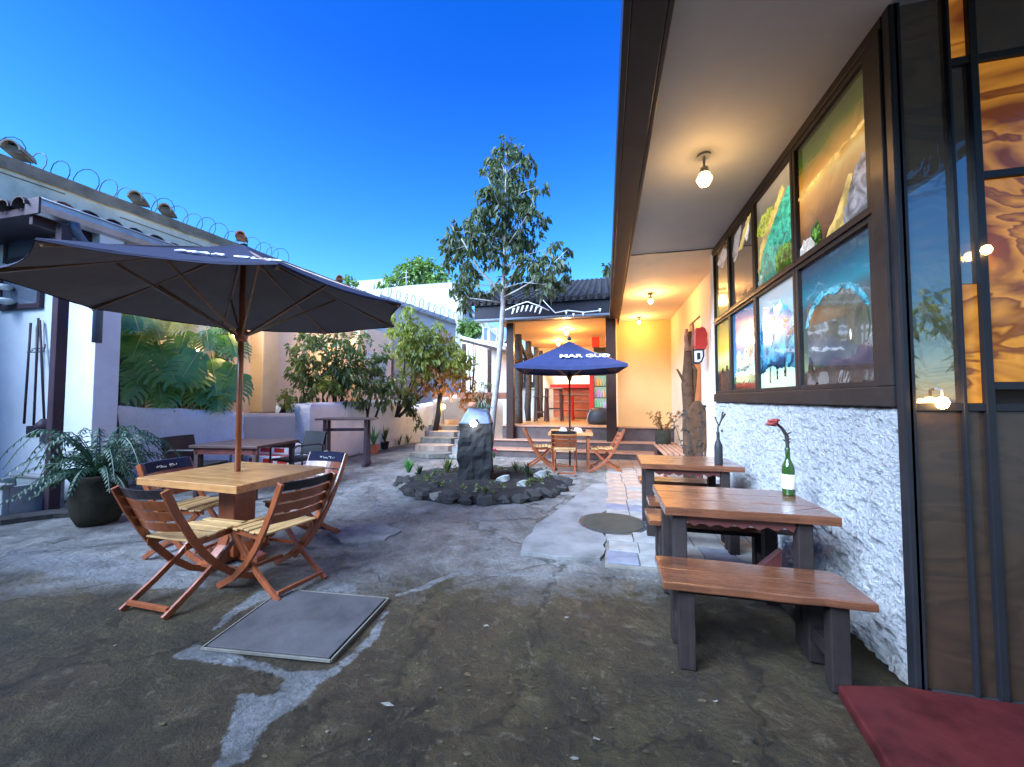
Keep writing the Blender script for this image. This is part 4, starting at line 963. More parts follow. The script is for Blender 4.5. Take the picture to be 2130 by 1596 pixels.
for i in range(34):
    a = 2*math.pi*i/34+rnd.uniform(-.04,.04); rr = 1.30+rnd.uniform(-.04,.04); s = rnd.uniform(.08,.14)
    b = MB(); rock(b, V(rr*math.cos(a), rr*.93*math.sin(a), .03), (s*1.2, s*rnd.uniform(.7,1.1), s*rnd.uniform(.35,.75)), rnd)
    b.build('stone', M['stone'] if rnd.random() < .82 else M['mossslab'], edge, smooth=False)
for (u, v, s, lab) in ((1048,1000,.09,'pale edged'),(1125,990,.09,'white round'),(1088,1008,.07,'flat grey'),(905,1012,.08,'low dark')):
    p_ = at(u, v, z=.10); b = MB(); rock(b, V(0,0,.0), (s*1.3, s*.6, s), rnd)
    o = b.build('rock', M['stone'] if 'dark' in lab else M['palestone']); o.location = p_; tag(o, '%s rock lying among the plants in the round bed' % lab, 'rock')
b = leaves([(V(BC.x+.95*math.cos(a_), BC.y+.88*math.sin(a_), .08), (.22,.2,.10)) for a_ in [k_*.52 for k_ in range(12)]], 900, .07, .03, 33, -.3, .1)
stuff(b.build('ground_cover', M['leaf_bush']), 'low dark ground cover leaves round the rim of the planting bed', 'ground cover')
def succulent(loc, label, h, n, m, seed, w=.03, name='spiky_plant'):
    t = thing(name, label, 'plant', loc); r_ = random.Random(seed)
    for k in range(n):
        a = r_.uniform(0,6.28); tl = r_.uniform(.1,.55); L_ = h*r_.uniform(.6,1.1); d = V(math.cos(a)*tl, math.sin(a)*tl, 1).normalized()
        s_ = V(-math.sin(a), math.cos(a), 0); b = MB(); p0 = d*.02; q1 = p0+d*L_*.5; q2 = p0+d*L_+V(math.cos(a), math.sin(a), -.6)*L_*.12*tl*2
        b.add([p0-s_*w*.5, p0+s_*w*.5, q1+s_*w*.6, q2, q1-s_*w*.6, q1+V(math.cos(a),math.sin(a),0)*-.01], [(0,1,5),(1,2,5),(2,3,5),(3,4,5),(4,0,5)])
        b.build('leaf', m, t)
    return t
succulent(at(850, 985, z=.08), 'upright grey green succulent at the left edge of the round bed', .26, 22, M['leaf_monstera'], 3, .05)
succulent(at(872, 990, z=.08), 'short dark spiky plant in the round bed beside the grey green succulent', .2, 14, M['leaf_fern'], 4, .03)
succulent(at(930, 985, z=.08), 'dark spiky plant hugging the left foot of the fountain pillar', .34, 22, M['leaf_bush'], 5, .03)
succulent(at(1098, 992, z=.08), 'small spiky plant at the right edge of the round bed', .25, 16, M['leaf_fern'], 6, .03)
succulent(at(1072, 985, z=.08), 'low grassy plant beside the tree in the round bed', .22, 18, M['leaf_bush'], 7, .02)
succulent(at(1010, 1030, z=.08), 'low dark grassy plant at the front of the round bed', .12, 20, M['leaf_bush'], 8, .02)
t = succulent(at(1028, 955, z=.08), 'low plant with a bright pink flower behind the round bed', .16, 12, M['leaf_bush'], 9, .03, 'flowering_plant')
for k in range(5): MB().lathe([(.003,-.02),(.03,0),(.02,.03),(.003,.03)], (.05*math.cos(k*1.3), .05*math.sin(k*1.3), .17+.01*k), 8).build('flower', M['pink'], t, smooth=True)
# ------------------------------------------------------------------ young tree
TY = 7.35
def tp(u, v, dy=0): return at(u, v, y=TY+dy)
tr = thing('young_tree', 'slender young tree with pale trunk and drooping leaves in the round bed', 'tree', (at(1018, 960, y=TY).x, TY, 0))
tk = [tp(1010,985), tp(1019,930), tp(1027,850), tp(1035,780), tp(1042,700), tp(1046,640), tp(1046,600), tp(1048,560), tp(1050,500), tp(1052,430), tp(1052,360), tp(1053,310)]
MB().tube(tk, [.072,.068,.062,.058,.055,.05,.042,.034,.027,.02,.014,.007], 10).build('trunk', M['bark'], tr, True, smooth=True)
def limb(pts, r0): 
    n = len(pts); MB().tube([tp(*q) for q in pts], [r0*(1-.75*i/(n-1)) for i in range(n)], 7).build('branch', M['bark'], tr, True, smooth=True)
limb([(1044,612),(1025,590),(1000,565),(983,540),(965,505),(948,480,.1)], .034)
limb([(1046,605),(1058,588),(1075,560,.2),(1098,530,.3),(1112,480,.4)], .028)
limb([(1046,620),(1080,602,-.2),(1125,575,-.3),(1160,540,-.4),(1180,520,-.4)], .022)
limb([(1048,560),(1030,540),(1015,500,.3),(1008,460,.4)], .018)
limb([(1050,520),(1070,490,-.2),(1095,450,-.4)], .018)
limb([(1051,460),(1035,420,-.3),(1015,370,-.3)], .015)
limb([(1044,630),(1010,625,-.3),(975,620,-.3),(958,600,-.3)], .018)
limb([(1052,400),(1070,370,.2),(1090,345,.3)], .012)
cl = [(1052,312,24),(1030,328,24),(1074,322,26),(1098,340,20),(1018,352,14),(1040,360,40),(1080,372,38),(1012,398,20),(1120,388,14),(1040,410,42),(1085,415,42),(1018,440,30),(1062,455,48),(1108,432,18),(1128,450,17),(1122,470,16),(1000,462,32),(965,470,26),(938,482,20),(930,505,18),(955,505,34),(992,500,38),(1030,495,40),(1075,495,38),(1105,500,28),(1020,530,28),(975,545,28),(945,540,24),(930,525,14),(1085,545,30),(1110,550,26),(1125,575,26),(1150,515,16),(1183,520,15),(1152,550,24),(1178,548,18),(1180,575,16),(1160,585,20),(1135,592,22),(960,575,28),(950,600,18),(968,612,20),(985,600,20),(990,580,18),(965,640,14),(1100,590,22),(1068,598,16),(1032,590,12),(1015,608,14),(1075,570,18),(1048,585,10)]
rnd = random.Random(17); blobs = []
for (u, v, r_) in cl:
    s = r_*7.6/800; c = tp(u, v, rnd.uniform(-.55,.55)); blobs.append((c, (s, s*1.1, s*.95)))
for i, (c, rad) in enumerate(blobs):
    if i % 2 == 0 or c.z > 4.5:
        o_ = tk[min(len(tk)-2, max(5, int((c.z-2.6)*1.6)+5))]; MB().tube([o_, (o_+c)/2+V(0,0,.08), c], [.009,.007,.003], 5).build('twig', M['bark'], tr, True)
b = leaves(blobs, 6000, .12, .06, 21, hang=.5, shell=.05)
b.build('foliage', M['leaf_tree'], tr, True)
# ------------------------------------------------------------------ left annex with window and tools
AY = 3.75; AX = -6.78; ev = at(80, 436, y=3.15); EX = ev.x
an = thing('annex_house', 'white annex with tiled eaves, brown casement window and tools hung outside', 'building', (AX, AY, 0))
MB().box(-12, AY, 0, AX, AY+.2, ev.z+.02).build('wall', M['plaster'], an, True)
MB().box(AX-.30, AY-.03, 0, AX+.03, AY+.25, ev.z-.02).build('pilaster', M['plaster'], an, True, bevel=.01)
def win(xa, xb, za, zb, parent, y, m=M['post']):
    f = MB(); w = .07
    f.box(xa-w, y-.05, za-w, xa, y+.02, zb+w).box(xb, y-.05, za-w, xb+w, y+.02, zb+w).box(xa, y-.05, zb, xb, y+.02, zb+w).box(xa, y-.05, za-w, xb, y+.02, za)
    o = f.build('window', m, parent, True, bevel=.006); MATS_OF[o.name] = MATS_OF[parent.name]
    MB().box(xa, y-.03, za, xb, y-.022, zb).build('pane', M['winglass'], o, True); return o
M['winglass'], nt, p = new('grey_window_glass'); p.inputs['Base Color'].default_value = (.14,.16,.20,1); p.inputs['Roughness'].default_value = .15; p.inputs['Coat Weight'].default_value = 1
A = at(22, 540, y=AY); B_ = at(85, 470, y=AY); win(A.x, B_.x, A.z, B_.z, an, AY)
A = at(10, 638, y=AY); B_ = at(88, 572, y=AY); win(A.x, B_.x, A.z, B_.z, an, AY)
# eaves facing the camera with barrel tiles
MB().box(-12, 3.12, ev.z-.06, EX+.02, 3.24, ev.z+.02).box(-12, 3.24, ev.z-.01, EX+.02, AY, ev.z+.01).build('eaves_board', M['post'], an, True, bevel=.005)
rnd = random.Random(9)
for k in range(18):
    x = EX-.15-k*.30; b = MB(); n = 7; base = 0
    for yy, zz, rr in ((3.04, ev.z+.03, .13), (4.2, ev.z+.12, .12)):
        for j in range(n+1):
            a = math.pi*j/n
            for q in (rr, rr-.018): b.v.append(V(x-math.cos(a)*q, yy, zz+math.sin(a)*q*.8))
    m_ = 2*(n+1)
    for j in range(n):
        q = 2*j; b.f += [[q,q+2,m_+q+2,m_+q],[q+1,m_+q+1,m_+q+3,q+3],[q,q+1,q+3,q+2],[m_+q,m_+q+2,m_+q+3,m_+q+1]]; b.m += [0]*4
    b.build('roof_tile', M['claydark'], an, True, smooth=False)
MB().extrude([V(-12,3.14,ev.z+.02), V(EX,3.14,ev.z+.02), V(EX,4.2,ev.z+.11), V(-12,4.2,ev.z+.11)], (0,0,.03)).build('roof_deck', M['claydark'], an, True)
# long gutter running back along the terrace, downpipe and post
GX = EX+.04
vr = thing('veranda_roof', 'low tiled veranda roof with a long grey gutter on the left side', 'roof', (GX, 6, ev.z))
b = MB(); gy0, gy1 = 3.10, 6.2
sec = [(-.13,.10),(-.13,0),(-.09,-.06),(.0,-.08),(.07,-.05),(.10,.02),(.10,.10),(.085,.10),(.085,.02),(.06,-.035),(0,-.062),(-.085,-.045),(-.115,.0),(-.115,.10)]
b.extrude([V(GX+a, gy0, ev.z+c) for a, c in sec], (0, gy1-gy0, 0)).build('gutter', M['gutter'], vr, True)
MB().tube([V(GX+.105, gy0, ev.z+.10), V(GX+.105, gy1, ev.z+.10)], .014, 8).build('gutter_lip', M['gutter'], vr, True, smooth=True)
MB().box(GX-.14, gy0-.02, ev.z-.09, GX+.11, gy0, ev.z+.11).build('gutter_end', M['post'], vr, True)
MB().box(GX-.2, gy0+.05, ev.z-.17, GX-.14, gy1, ev.z+.05).build('eaves_beam', M['post'], vr, True)
for k in range(11):
    y = 3.4+k*.265; b = MB(); n = 6
    zj = rnd.uniform(-.015,.02)
    for xx, zz, rr in ((GX-.06+rnd.uniform(-.03,.03), ev.z+.12+zj, .125), (GX-.9, ev.z+.22+zj, .11)):
        for j in range(n+1):
            a = math.pi*j/n
            for q in (rr, rr-.016): b.v.append(V(xx, y-math.cos(a)*q, zz+math.sin(a)*q*.8))
    m_ = 2*(n+1)
    for j in range(n):
        q = 2*j; b.f += [[q,q+2,m_+q+2,m_+q],[q+1,m_+q+1,m_+q+3,q+3],[q,q+1,q+3,q+2],[m_+q,m_+q+2,m_+q+3,m_+q+1]]; b.m += [0]*4
    b.build('roof_tile', M['clay'] if rnd.random() < .35 else M['claydark'], vr, True)
P0 = V(GX+.02, 3.36, 0)
o = MB().box(P0.x-.055, P0.y-.055, 0, P0.x+.055, P0.y+.055, ev.z-.1).build('post', M['post'], vr, True, bevel=.008)
MB().tube([V(GX+.08,3.42,ev.z-.06), V(GX+.08,3.44,ev.z-.16), V(GX+.06,3.52,ev.z-.26), V(GX+.12,3.6,ev.z-.38), V(GX+.20,3.62,ev.z-.52), V(GX+.22,3.62,ev.z-.7), V(GX+.22,3.62,ev.z-1.6)], .05, 12).build('downpipe', M['pipe'], vr, True, smooth=True)
for y_ in (): MB().box(GX-.05, y_-.05, 1.1, GX+.05, y_+.05, ev.z-.1).build('post', M['post'], vr, True, bevel=.008)
# tools on the wall
def tool(u0, v0, u1, v1, label, kind):
    p0 = at(u0, v0, y=AY-.05); p1 = at(u1, v1, y=AY-.09); t = thing('broom' if kind < 2 else 'long_pole', label, 'broom' if kind < 2 else 'pole', p1)
    MB().tube([p0, p1], .014, 8).build('handle', M['post'], t, True, smooth=True)
    if kind == 1:
        MB().lathe([(.0,-.13),(.10,-.13),(.085,-.04),(.03,.03),(.0,.03)], (0,0,0), 14).build('brush', M['post'], t, smooth=True)
    elif kind == 0:
        MB().box(-.08,-.04,-.16,.08,.04,0).build('brush', M['black'], t, bevel=.01)
    return t
tool(64, 672, 50, 882, 'thin dark pole leaning left of the brooms on the annex wall', 2)
tool(80, 662, 70, 886, 'dark handled broom hung in the middle of the annex wall rack', 0)
tool(83, 666, 92, 876, 'bent handled broom with a dark red brush on the annex wall', 1)
t = thing('tool_rack', 'thin wire loop rack holding the brooms on the annex wall', 'rack', at(88, 728, y=AY-.03))
MB().tube([V(-.22,0,.02), V(.1,-.02,.02), V(.22,-.08,.01), V(.26,-.1,.06), V(.24,-.1,-.04), V(.1,-.10,-.05), V(-.12,-.09,-.04), V(-.2,0,.0)], .008, 6).build('loop', M['darkmetal'], t, smooth=True)
o = MB().box(-.05,-.01,-.03,.05,0,.03).build('small_sign', M['capmetal']); o.location = at(131, 682, y=AY-.002); tag(o, 'tiny pale blue notice on the annex wall beside the post', 'sign')
# white fittings at the frame edge under the window
for i, (v, r0) in enumerate(((598,.06),(627,.085))):
    t = thing('wall_light', 'white rounded wall light fitting, %s of the pair at the left edge' % ('upper', 'lower')[i], 'lamp', at(8, v, y=AY-.12), 0, 'white fittings beside the annex window')
    MB().lathe([(.0,.05),(r0,.04),(r0*1.5,0),(r0,-.03),(0,-.04)], n=16).build('shade', M['white'], t, smooth=True)
    MB().box(-.02,0,-.02,.02,.12,.02).build('bracket', M['darkmetal'], t)
# tall concrete wall with cap, tile drains and razor wire
TX = -9.6
tw = thing('boundary_wall', 'tall weathered concrete boundary wall behind the left roofs', 'wall', (TX, 8, 0))
zt0, zt1 = at(0, 318, x=TX).z, at(690, 580, x=TX).z; yt0, yt1 = at(0, 318, x=TX).y, at(690, 580, x=TX).y
def tz(y): return zt0+(zt1-zt0)*(y-yt0)/(yt1-yt0)
ys = [-3, yt1+4.5]
MB().extrude([V(TX, ys[0], 0), V(TX, ys[1], 0), V(TX, ys[1], tz(ys[1])-.06), V(TX, ys[0], tz(ys[0])-.06)], (-.25,0,0)).build('wall', M['concrete'], tw, True)
b = MB(); n = 120; rnd = random.Random(12)
for i in range(n+1):
    y = ys[0]+(ys[1]-ys[0])*i/n; z = tz(y); w = .012*noise.noise(Vector((y*2,0,0)))
    b.v += [V(TX+.05, y, z-.24+w*2), V(TX+.055, y, z-.03+w), V(TX-.02, y, z+w), V(TX-.28, y, z+w)]
for i in range(n):
    for j in range(3): q = i*4+j; b.f.append([q,q+1,q+5,q+4]); b.m.append(0)
b.build('cap', M['wallcap'], tw, True)
for k in range(4):
    a, c = at(0, 358, x=TX+.004), at(130, 405, x=TX+.004)
b = MB(); b.bar(at(-60, 338, x=TX+.003), at(135, 404, x=TX+.003), .012, .02).bar(at(250, 452, x=TX+.003), at(420, 512, x=TX+.003), .012, .02); b.build('crack', M['wallcap'], tw, True)
for (u, v) in ((28, 315), (284, 415), (345, 440), (501, 494), (706, 582)):
    p_ = at(u, v, x=TX+.05); b = MB(); n = 8
    for xx in (.1, -.35):
        for j in range(n+1):
            a = math.pi*j/n
            for q in (.125, .10): b.v.append(V(xx, -math.cos(a)*q, math.sin(a)*q*1.25))
    m_ = 2*(n+1)
    for j in range(n):
        q = 2*j; b.f += [[q,q+2,m_+q+2,m_+q],[q+1,m_+q+1,m_+q+3,q+3],[q,q+1,q+3,q+2],[m_+q,m_+q+2,m_+q+3,m_+q+1]]; b.m += [0]*4
    b.box(-.3,-.10,-.02,.02,.10,.09)
    o = b.build('drain_tile', M['clay'] if u > 480 else M['wallcap'], tw); o.location = (p_.x-TX, p_.y-8, p_.z); o.rotation_euler = (0, 0, R(-48))
def razor(name, label, p, q, rad, pitch, seed, side=V(1,0,0), tr_=.009):
    r_ = random.Random(seed); d = (q-p); Ln = d.length; d.normalize(); upv = V(0,0,1); n = int(Ln/pitch); pts = []
    for i in range(n*14):
        k = i/14; a = 2*math.pi*k; w = 1+.12*math.sin(k*1.7)+.1*math.sin(k*.6)
        pts.append(p+d*(pitch*k+.03*math.sin(a*.5+k))+(side*.8+d*.35)*math.cos(a)*rad*w+upv*(math.sin(a)*rad*w+rad*.55))
    o = MB().tube(pts, tr_, 4).build(name, M['wire']); tag(o, label, 'razor wire'); return o
razor('razor_wire', 'long coil of razor wire along the top of the tall left wall', V(TX-.45, yt0-1.5, tz(yt0-1.5)), V(TX-.45, yt1-1.4, tz(yt1-1.4)), .33, .34, 3, tr_=.008)
# ------------------------------------------------------------------ terrace, low walls, house behind
struct(MB().extrude([V(-14, 4.2, 0), V(-8.0, 4.95, 0), V(-6.75, 7.1, 0), V(-6.3, 12.4, 0), V(-9.3, 16, 0), V(-14, 16, 0)], (0,0,1.08)).build('terrace_ground', M['mossslab']))
def lowwall(pts, name, label, th=.22, m='stucco2', seed=0):
    t = thing(name, label, 'wall', pts[0][:2]+(0,)); 
    for i in range(len(pts)-1):
        a, c = pts[i], pts[i+1]; pa, pc = V(a[0],a[1],0), V(c[0],c[1],0); d = (pc-pa).normalized(); nrm = V(d.y,-d.x,0); n = max(6, int((pc-pa).length/.09)); b = MB(); K = 12
        for j in range(n+1):
            q = pa.lerp(pc, j/n); h = a[2]+(c[2]-a[2])*j/n+.025*noise.noise(Vector((j*.25, i, seed)))
            for k in range(K+1):
                zz = h*k/K; w = .025*noise.noise(Vector((q.x*3, q.y*3, zz*4+seed)))-(.03 if k == K else 0); b.v.append(q+nrm*w+V(0,0,zz))
            b.v.append(q-nrm*th+V(0,0,h)); 
        m_ = K+2
        for j in range(n):
            for k in range(K+1): w_ = j*m_+k; b.f.append([w_, w_+1, w_+m_+1, w_+m_]); b.m.append(0)
        b.build('wall', M[m], t, True, smooth=True)
    return t
lowwall([(-8.6,4.15,1.30),(-7.75,4.40,1.29),(-6.75,5.85,1.16),(-6.72,5.95,1.14)], 'low_wall', 'low rough white wall left of the steps under the big tropical leaves')
lowwall([(-6.72,5.95,1.12),(-6.30,6.75,1.10)], 'low_wall', 'short beige rough wall behind the red and white steps', m='stuccobeige', seed=3)
lowwall([(-6.12,6.95,1.30),(-6.12,8.3,1.34),(-6.08,11.0,1.38)], 'low_wall', 'long low white wall holding the shrubs behind the tall narrow table', seed=5)
lowwall([(-6.9,6.85,1.30),(-6.12,6.95,1.30)], 'low_wall', 'end of the long low white wall facing the steps', seed=6)
lowwall([(-5.6,11.9,1.35),(-4.4,13.2,1.75),(-3.6,13.4,1.35)], 'low_wall', 'lamp lit pale wall behind the fountain pillar', m='stuccobeige', seed=8)
lowwall([(-6.08,11.0,1.1),(-5.6,11.9,1.3)], 'low_wall', 'short mossy wall piece joining the long white wall and the lamp lit wall', m='stucco2', seed=9)
o = MB().extrude([at(495,874,y=6.3), at(612,868,y=7.0), at(600,860,y=7.2), at(520,868,y=6.6)], (0,0,-.06)).build('orange_ledge', M['orangewood']); tag(o, 'thin orange ledge on top of the beige wall by the steps', 'ledge')
hs_ = thing('terrace_house', 'peach and white house wall behind the terrace plants', 'building', (-8, 8, 1.08))
MB().box(-8.3, 5.2, 1.0, -8.1, 15.5, 3.9).build('wall', M['peach'], hs_, True)
for (ya, yb) in ((7.3, 7.75), (10.9, 11.2)): MB().box(-8.1, ya, 1.08, -7.75, yb, 3.7).build('column', M['cream'], hs_, True, bevel=.02)
for (ya, yb, za, zb) in ((9.0, 10.2, 1.9, 3.0), (11.8, 12.9, 1.9, 3.0), (5.6, 6.7, 1.9, 3.0)):
    o = MB().box(-8.1, ya-.06, za-.06, -8.04, yb+.06, zb+.06).build('window', M['white'], hs_, True, bevel=.005); MATS_OF[o.name] = MATS_OF[hs_.name]
    MB().box(-8.04, ya, za, -8.03, yb, zb).build('pane', M['winglass'] if ya > 10 or ya < 8 else M['cream'], o, True)
MB().box(-8.1, 13.4, 1.08, -8.05, 14.3, 3.0).build('door', M['redwood'], hs_, True)
# short retaining brick coloured band + stepping stones by the lamp
o = MB().box(-6.0, 12.6, 1.4, -3.2, 12.75, 1.62).build('brick_ledge', M['clay']); tag(o, 'dark red ledge behind the lamp lit wall', 'ledge')
st_ = thing('garden_steps', 'uneven pale stone steps climbing beside the fountain pillar', 'steps', (-4.3, 9.6, 0))
rnd = random.Random(6)
for k in range(6):
    y_ = 8.7+k*.5; b = MB(); b.extrude([V(-4.15-.12*k+.55*math.cos(a_*.7), y_+.30*math.sin(a_*.7)*(1+.2*math.sin(a_*3+k)), 0) for a_ in range(9)], (0,0,.10+k*.13)); b.build('stone_step', M['tileB'] if k % 2 else M['mossslab'], st_, True)
    b = MB(); b.extrude([V(-3.45-.12*k+.36*math.cos(a_*.7), y_+.1+.24*math.sin(a_*.7)*(1+.2*math.sin(a_*2+k)), 0) for a_ in range(9)], (0,0,.07+k*.13)); b.build('stone_step', M['tileA'], st_, True)
t = thing('garden_lamp', 'small yellow garden lamp glowing against the wall beyond the fountain', 'lamp', at(922, 846, y=10.6))
MB().lathe([(.003,.07),(.05,.05),(.07,0),(.05,-.05),(.003,-.07)], n=14).build('bulb', M['bulbdim'], t, smooth=True)
MB().tube([(0,0,-.06),(0,0,-.5)], .015, 6).build('stem', M['darkmetal'], t)
point((.1,-.25,.0), 15, (1,.6,.2), .06, t)
t = thing('porch_lamp', 'warm porch lamp under the eaves of the terrace house', 'lamp', (-7.3, 9.9, 3.1))
MB().lathe([(.003,.07),(.06,.05),(.08,0),(.06,-.05),(.003,-.07)], n=14).build('bulb', M['bulbdim'], t, smooth=True)
MB().tube([(0,0,.06),(0,0,.35)], .012, 6).build('cord', M['darkmetal'], t)
point((.1,-.1,-.12), 16, (1,.62,.28), .08, t)
t = thing('porch_lamp', 'warm porch lamp beside the bare peach wall left of the shrubs', 'lamp', (-7.2, 6.2, 3.2))
MB().lathe([(.003,.07),(.06,.05),(.08,0),(.06,-.05),(.003,-.07)], n=14).build('bulb', M['bulbdim'], t, smooth=True)
MB().tube([(0,0,.06),(0,0,.35)], .012, 6).build('cord', M['darkmetal'], t)
point((.1,-.1,-.12), 22, (1,.65,.32), .08, t)
# red and white steps
rs = thing('tiled_steps', 'small white steps with red tiles beside the beige wall', 'steps', at(560, 950, z=0))
for k in range(3):
    A = at(588-18*k, 965-16*k, y=6.0+.25*k); 
    x1 = -5.35-.25*k; z1 = .17*(k+1)
    MB().box(x1-1.0, 5.75+.18*k, z1-.17, x1, 6.9, z1-.012).build('step', M['white'], rs, True, bevel=.01)
    for j in range(3): MB().box(x1-.95+j*.32, 5.742+.18*k, z1-.13, x1-.95+j*.32+.22, 5.752+.18*k, z1-.05).build('tile', M['red'], rs, True)
    for j in range(3): MB().box(x1-.95+j*.32, 5.80+.18*k, z1-.010, x1-.95+j*.32+.26, 5.92+.18*k, z1-.004).build('tile', M['red'], rs, True)
# dark table with two wicker chairs
dt = thing('dark_table', 'dark square table between two black chairs behind the big table', 'table', (-5.25, 4.72, 0), R(8))
MB().box(-.52,-.45,.71,.52,.45,.75).build('tabletop', M['darktable'], dt, bevel=.006)
MB().box(-.48,-.41,.62,.48,-.38,.71).box(-.48,.38,.62,.48,.41,.71).build('apron', M['redwood'], dt)
for a in (-.44,.44):
    for c in (-.38,.38): MB().box(a-.03,c-.03,0,a+.03,c+.03,.71).build('leg', M['darktable'], dt, bevel=.004)
def wchair(loc, rz, label):
    t = thing('black_armchair', label, 'chair', loc, rz, 'black armchairs at the dark table')
    MB().box(-.26,-.24,.40,.26,.26,.44).build('seat', M['black'], t, bevel=.015)
    b = MB(); n = 8
    for i in range(n+1):
        x = -.27+.54*i/n; y = -.26-.06*math.sin(math.pi*i/n)
        b.v += [V(x,y,.44), V(x*1.05,y-.09,.84), V(x*1.05,y-.06,.84), V(x,y+.03,.44)]
    for i in range(n):
        for j in range(4): q = i*4; b.f.append([q+j, q+(j+1)%4, q+4+(j+1)%4, q+4+j]); b.m.append(0)
    b.build('backrest', M['black'], t)
    for s in (-1, 1):
        MB().tube([V(s*.28,-.28,.0), V(s*.28,-.27,.62), V(s*.29,-.2,.66), V(s*.29,.18,.66), V(s*.29,.26,.60), V(s*.28,.26,0)], .016, 8).build('arm', M['darkmetal'], t, smooth=True)
    return t
wchair((-5.95, 4.55, 0), R(-75), 'black armchair left of the dark table against the white wall')
wchair((-4.95, 5.35, 0), R(165), 'black armchair behind the dark table beside the red and white steps')
# tall narrow table against the long wall
nt_ = thing('tall_table', 'tall narrow brown table standing before the long white wall', 'table', (-4.95, 7.1, 0), R(20))
nt_.location = at(722, 968, z=0)
MB().box(-.58,-.24,.96,.58,.24,1.0).build('tabletop', M['darktable'], nt_, bevel=.006)
for a in (-.42,.40):
    MB().box(a-.03,-.03-.12,.05,a+.03,.03-.12,.96).build('leg', M['post'], nt_, bevel=.004)
    MB().box(a-.03,-.03+.12,.05,a+.03,.03+.12,.96).build('leg', M['post'], nt_, bevel=.004)
    MB().box(a-.035,-.26,0,a+.035,.26,.05).build('foot', M['post'], nt_, bevel=.004)
MB().box(-.42,-.02,.72,.40,.02,.78).build('rail', M['post'], nt_, bevel=.004)
# pots by the long wall
def pot(loc, r0, h, m, label, name='plant_pot'):
    t = thing(name, label, 'plant pot', loc)
    MB().lathe([(.0,.0),(r0*.72,0),(r0,h*.86),(r0*1.08,h*.88),(r0*1.08,h),(r0*.94,h),(r0*.9,h*.88),(0,h*.86)], n=20).build('pot', m, t, smooth=False)
    return t
def leafy_pot(u, v, r0, h, m, label, lh, n, seed, lm='leaf_monstera', w=.05):
    p_ = at(u, v, z=0); t = pot(p_, r0, h, m, label); r_ = random.Random(seed)
    for k in range(n):
        a = r_.uniform(0,6.28); tl = r_.uniform(.05,.5); L_ = lh*r_.uniform(.5,1.1); d = V(math.cos(a)*tl, math.sin(a)*tl, 1).normalized(); s_ = V(-math.sin(a), math.cos(a), 0)
        p0 = V(0,0,h*.86); q1 = p0+d*L_*.55; q2 = p0+d*L_+V(math.cos(a),math.sin(a),-.4)*L_*.2*tl
        MB().add([p0-s_*w*.3, p0+s_*w*.3, q1+s_*w*.5, q2, q1-s_*w*.5, q1-V(math.cos(a),math.sin(a),0)*.012], [(0,1,5),(1,2,5),(2,3,5),(3,4,5),(4,0,5)]).build('leaf', M[lm], t)
    return t
leafy_pot(777, 944, .14, .22, M['pot'], 'terracotta pot with upright leaves by the tall narrow table', .55, 16, 3)
leafy_pot(800, 934, .12, .2, M['greypot'], 'grey pot of dark leaves right of the terracotta pot', .5, 16, 4, 'leaf_bush')
for i, (u, v) in enumerate(((830,928),(848,924),(866,918),(882,914))):
    succulent(at(u, v, z=0), '%s low weed along the foot of the long white wall, counted from the pots' % ('first','second','third','fourth')[i], .35-.03*i, 12, M['leaf_bush'], 20+i, .03, 'weed')
# big mossy pot with arching fern
FP_ = at(168, 1100, z=0)
t = thing('fern_pot', 'large mossy pot of arching fern fronds in the left shade beside the post', 'plant pot', FP_+V(-.1,.2,0)); t.scale = (.85,.85,.95)
MB().lathe([(.0,0),(.20,0),(.26,.12),(.29,.34),(.26,.50),(.30,.56),(.27,.58),(.24,.54),(0,.54)], n=24).build('pot', M['greypot'], t, smooth=True)
rnd = random.Random(31)
for k in range(64):
    a = rnd.uniform(0,6.28); Ln = rnd.uniform(.55,1.15); hgt = rnd.uniform(.1,.6); pts = []
    for i in range(9):
        s_ = i/8; pts.append(V(math.cos(a)*Ln*s_*.85, math.sin(a)*Ln*s_*.85, .54+hgt*math.sin(s_*2.6)*1.1-.25*s_*s_*(1.1-hgt)))
    b = MB(); b.tube(pts, [.007]*4+[.005]*5, 4)
    for i in range(1, 17):
        s_ = i/17*8; i0 = int(s_); p_ = pts[i0].lerp(pts[min(8,i0+1)], s_-i0); d = (pts[min(8,i0+1)]-pts[i0]).normalized(); sd_ = d.cross(V(0,0,1)).normalized()
        for sg in (-1, 1): leaf_quad(b, p_, (sd_*sg+d*.7+V(0,0,-.3)), d, .12*(1.15-s_/9), .022, .8, .1)
    b.build('frond', M['leaf_fern'], t)
# concrete trough and kerb at the left edge
t = thing('concrete_trough', 'pale concrete trough at the left edge below the hanging brooms', 'trough', at(40, 1062, z=0))
MB().box(-.55,-.30,0,.34,-.24,.36).box(-.55,.18,0,.34,.24,.36).box(-.55,-.24,0,-.49,.18,.36).box(.28,-.24,0,.34,.18,.36).box(-.49,-.24,0,.28,.18,.12).build('basin', M['trough'], t, bevel=.012)
MB().box(-.58,-.33,.36,.37,-.22,.40).box(-.58,.16,.36,.37,.27,.40).build('rim', M['palestone'], t, bevel=.01)
blob_sheet('kerb', px((0,1092),(110,1078),(225,1070),(225,1062),(110,1068),(0,1080)), M['stone'], .0, .05, .008, seed=14)
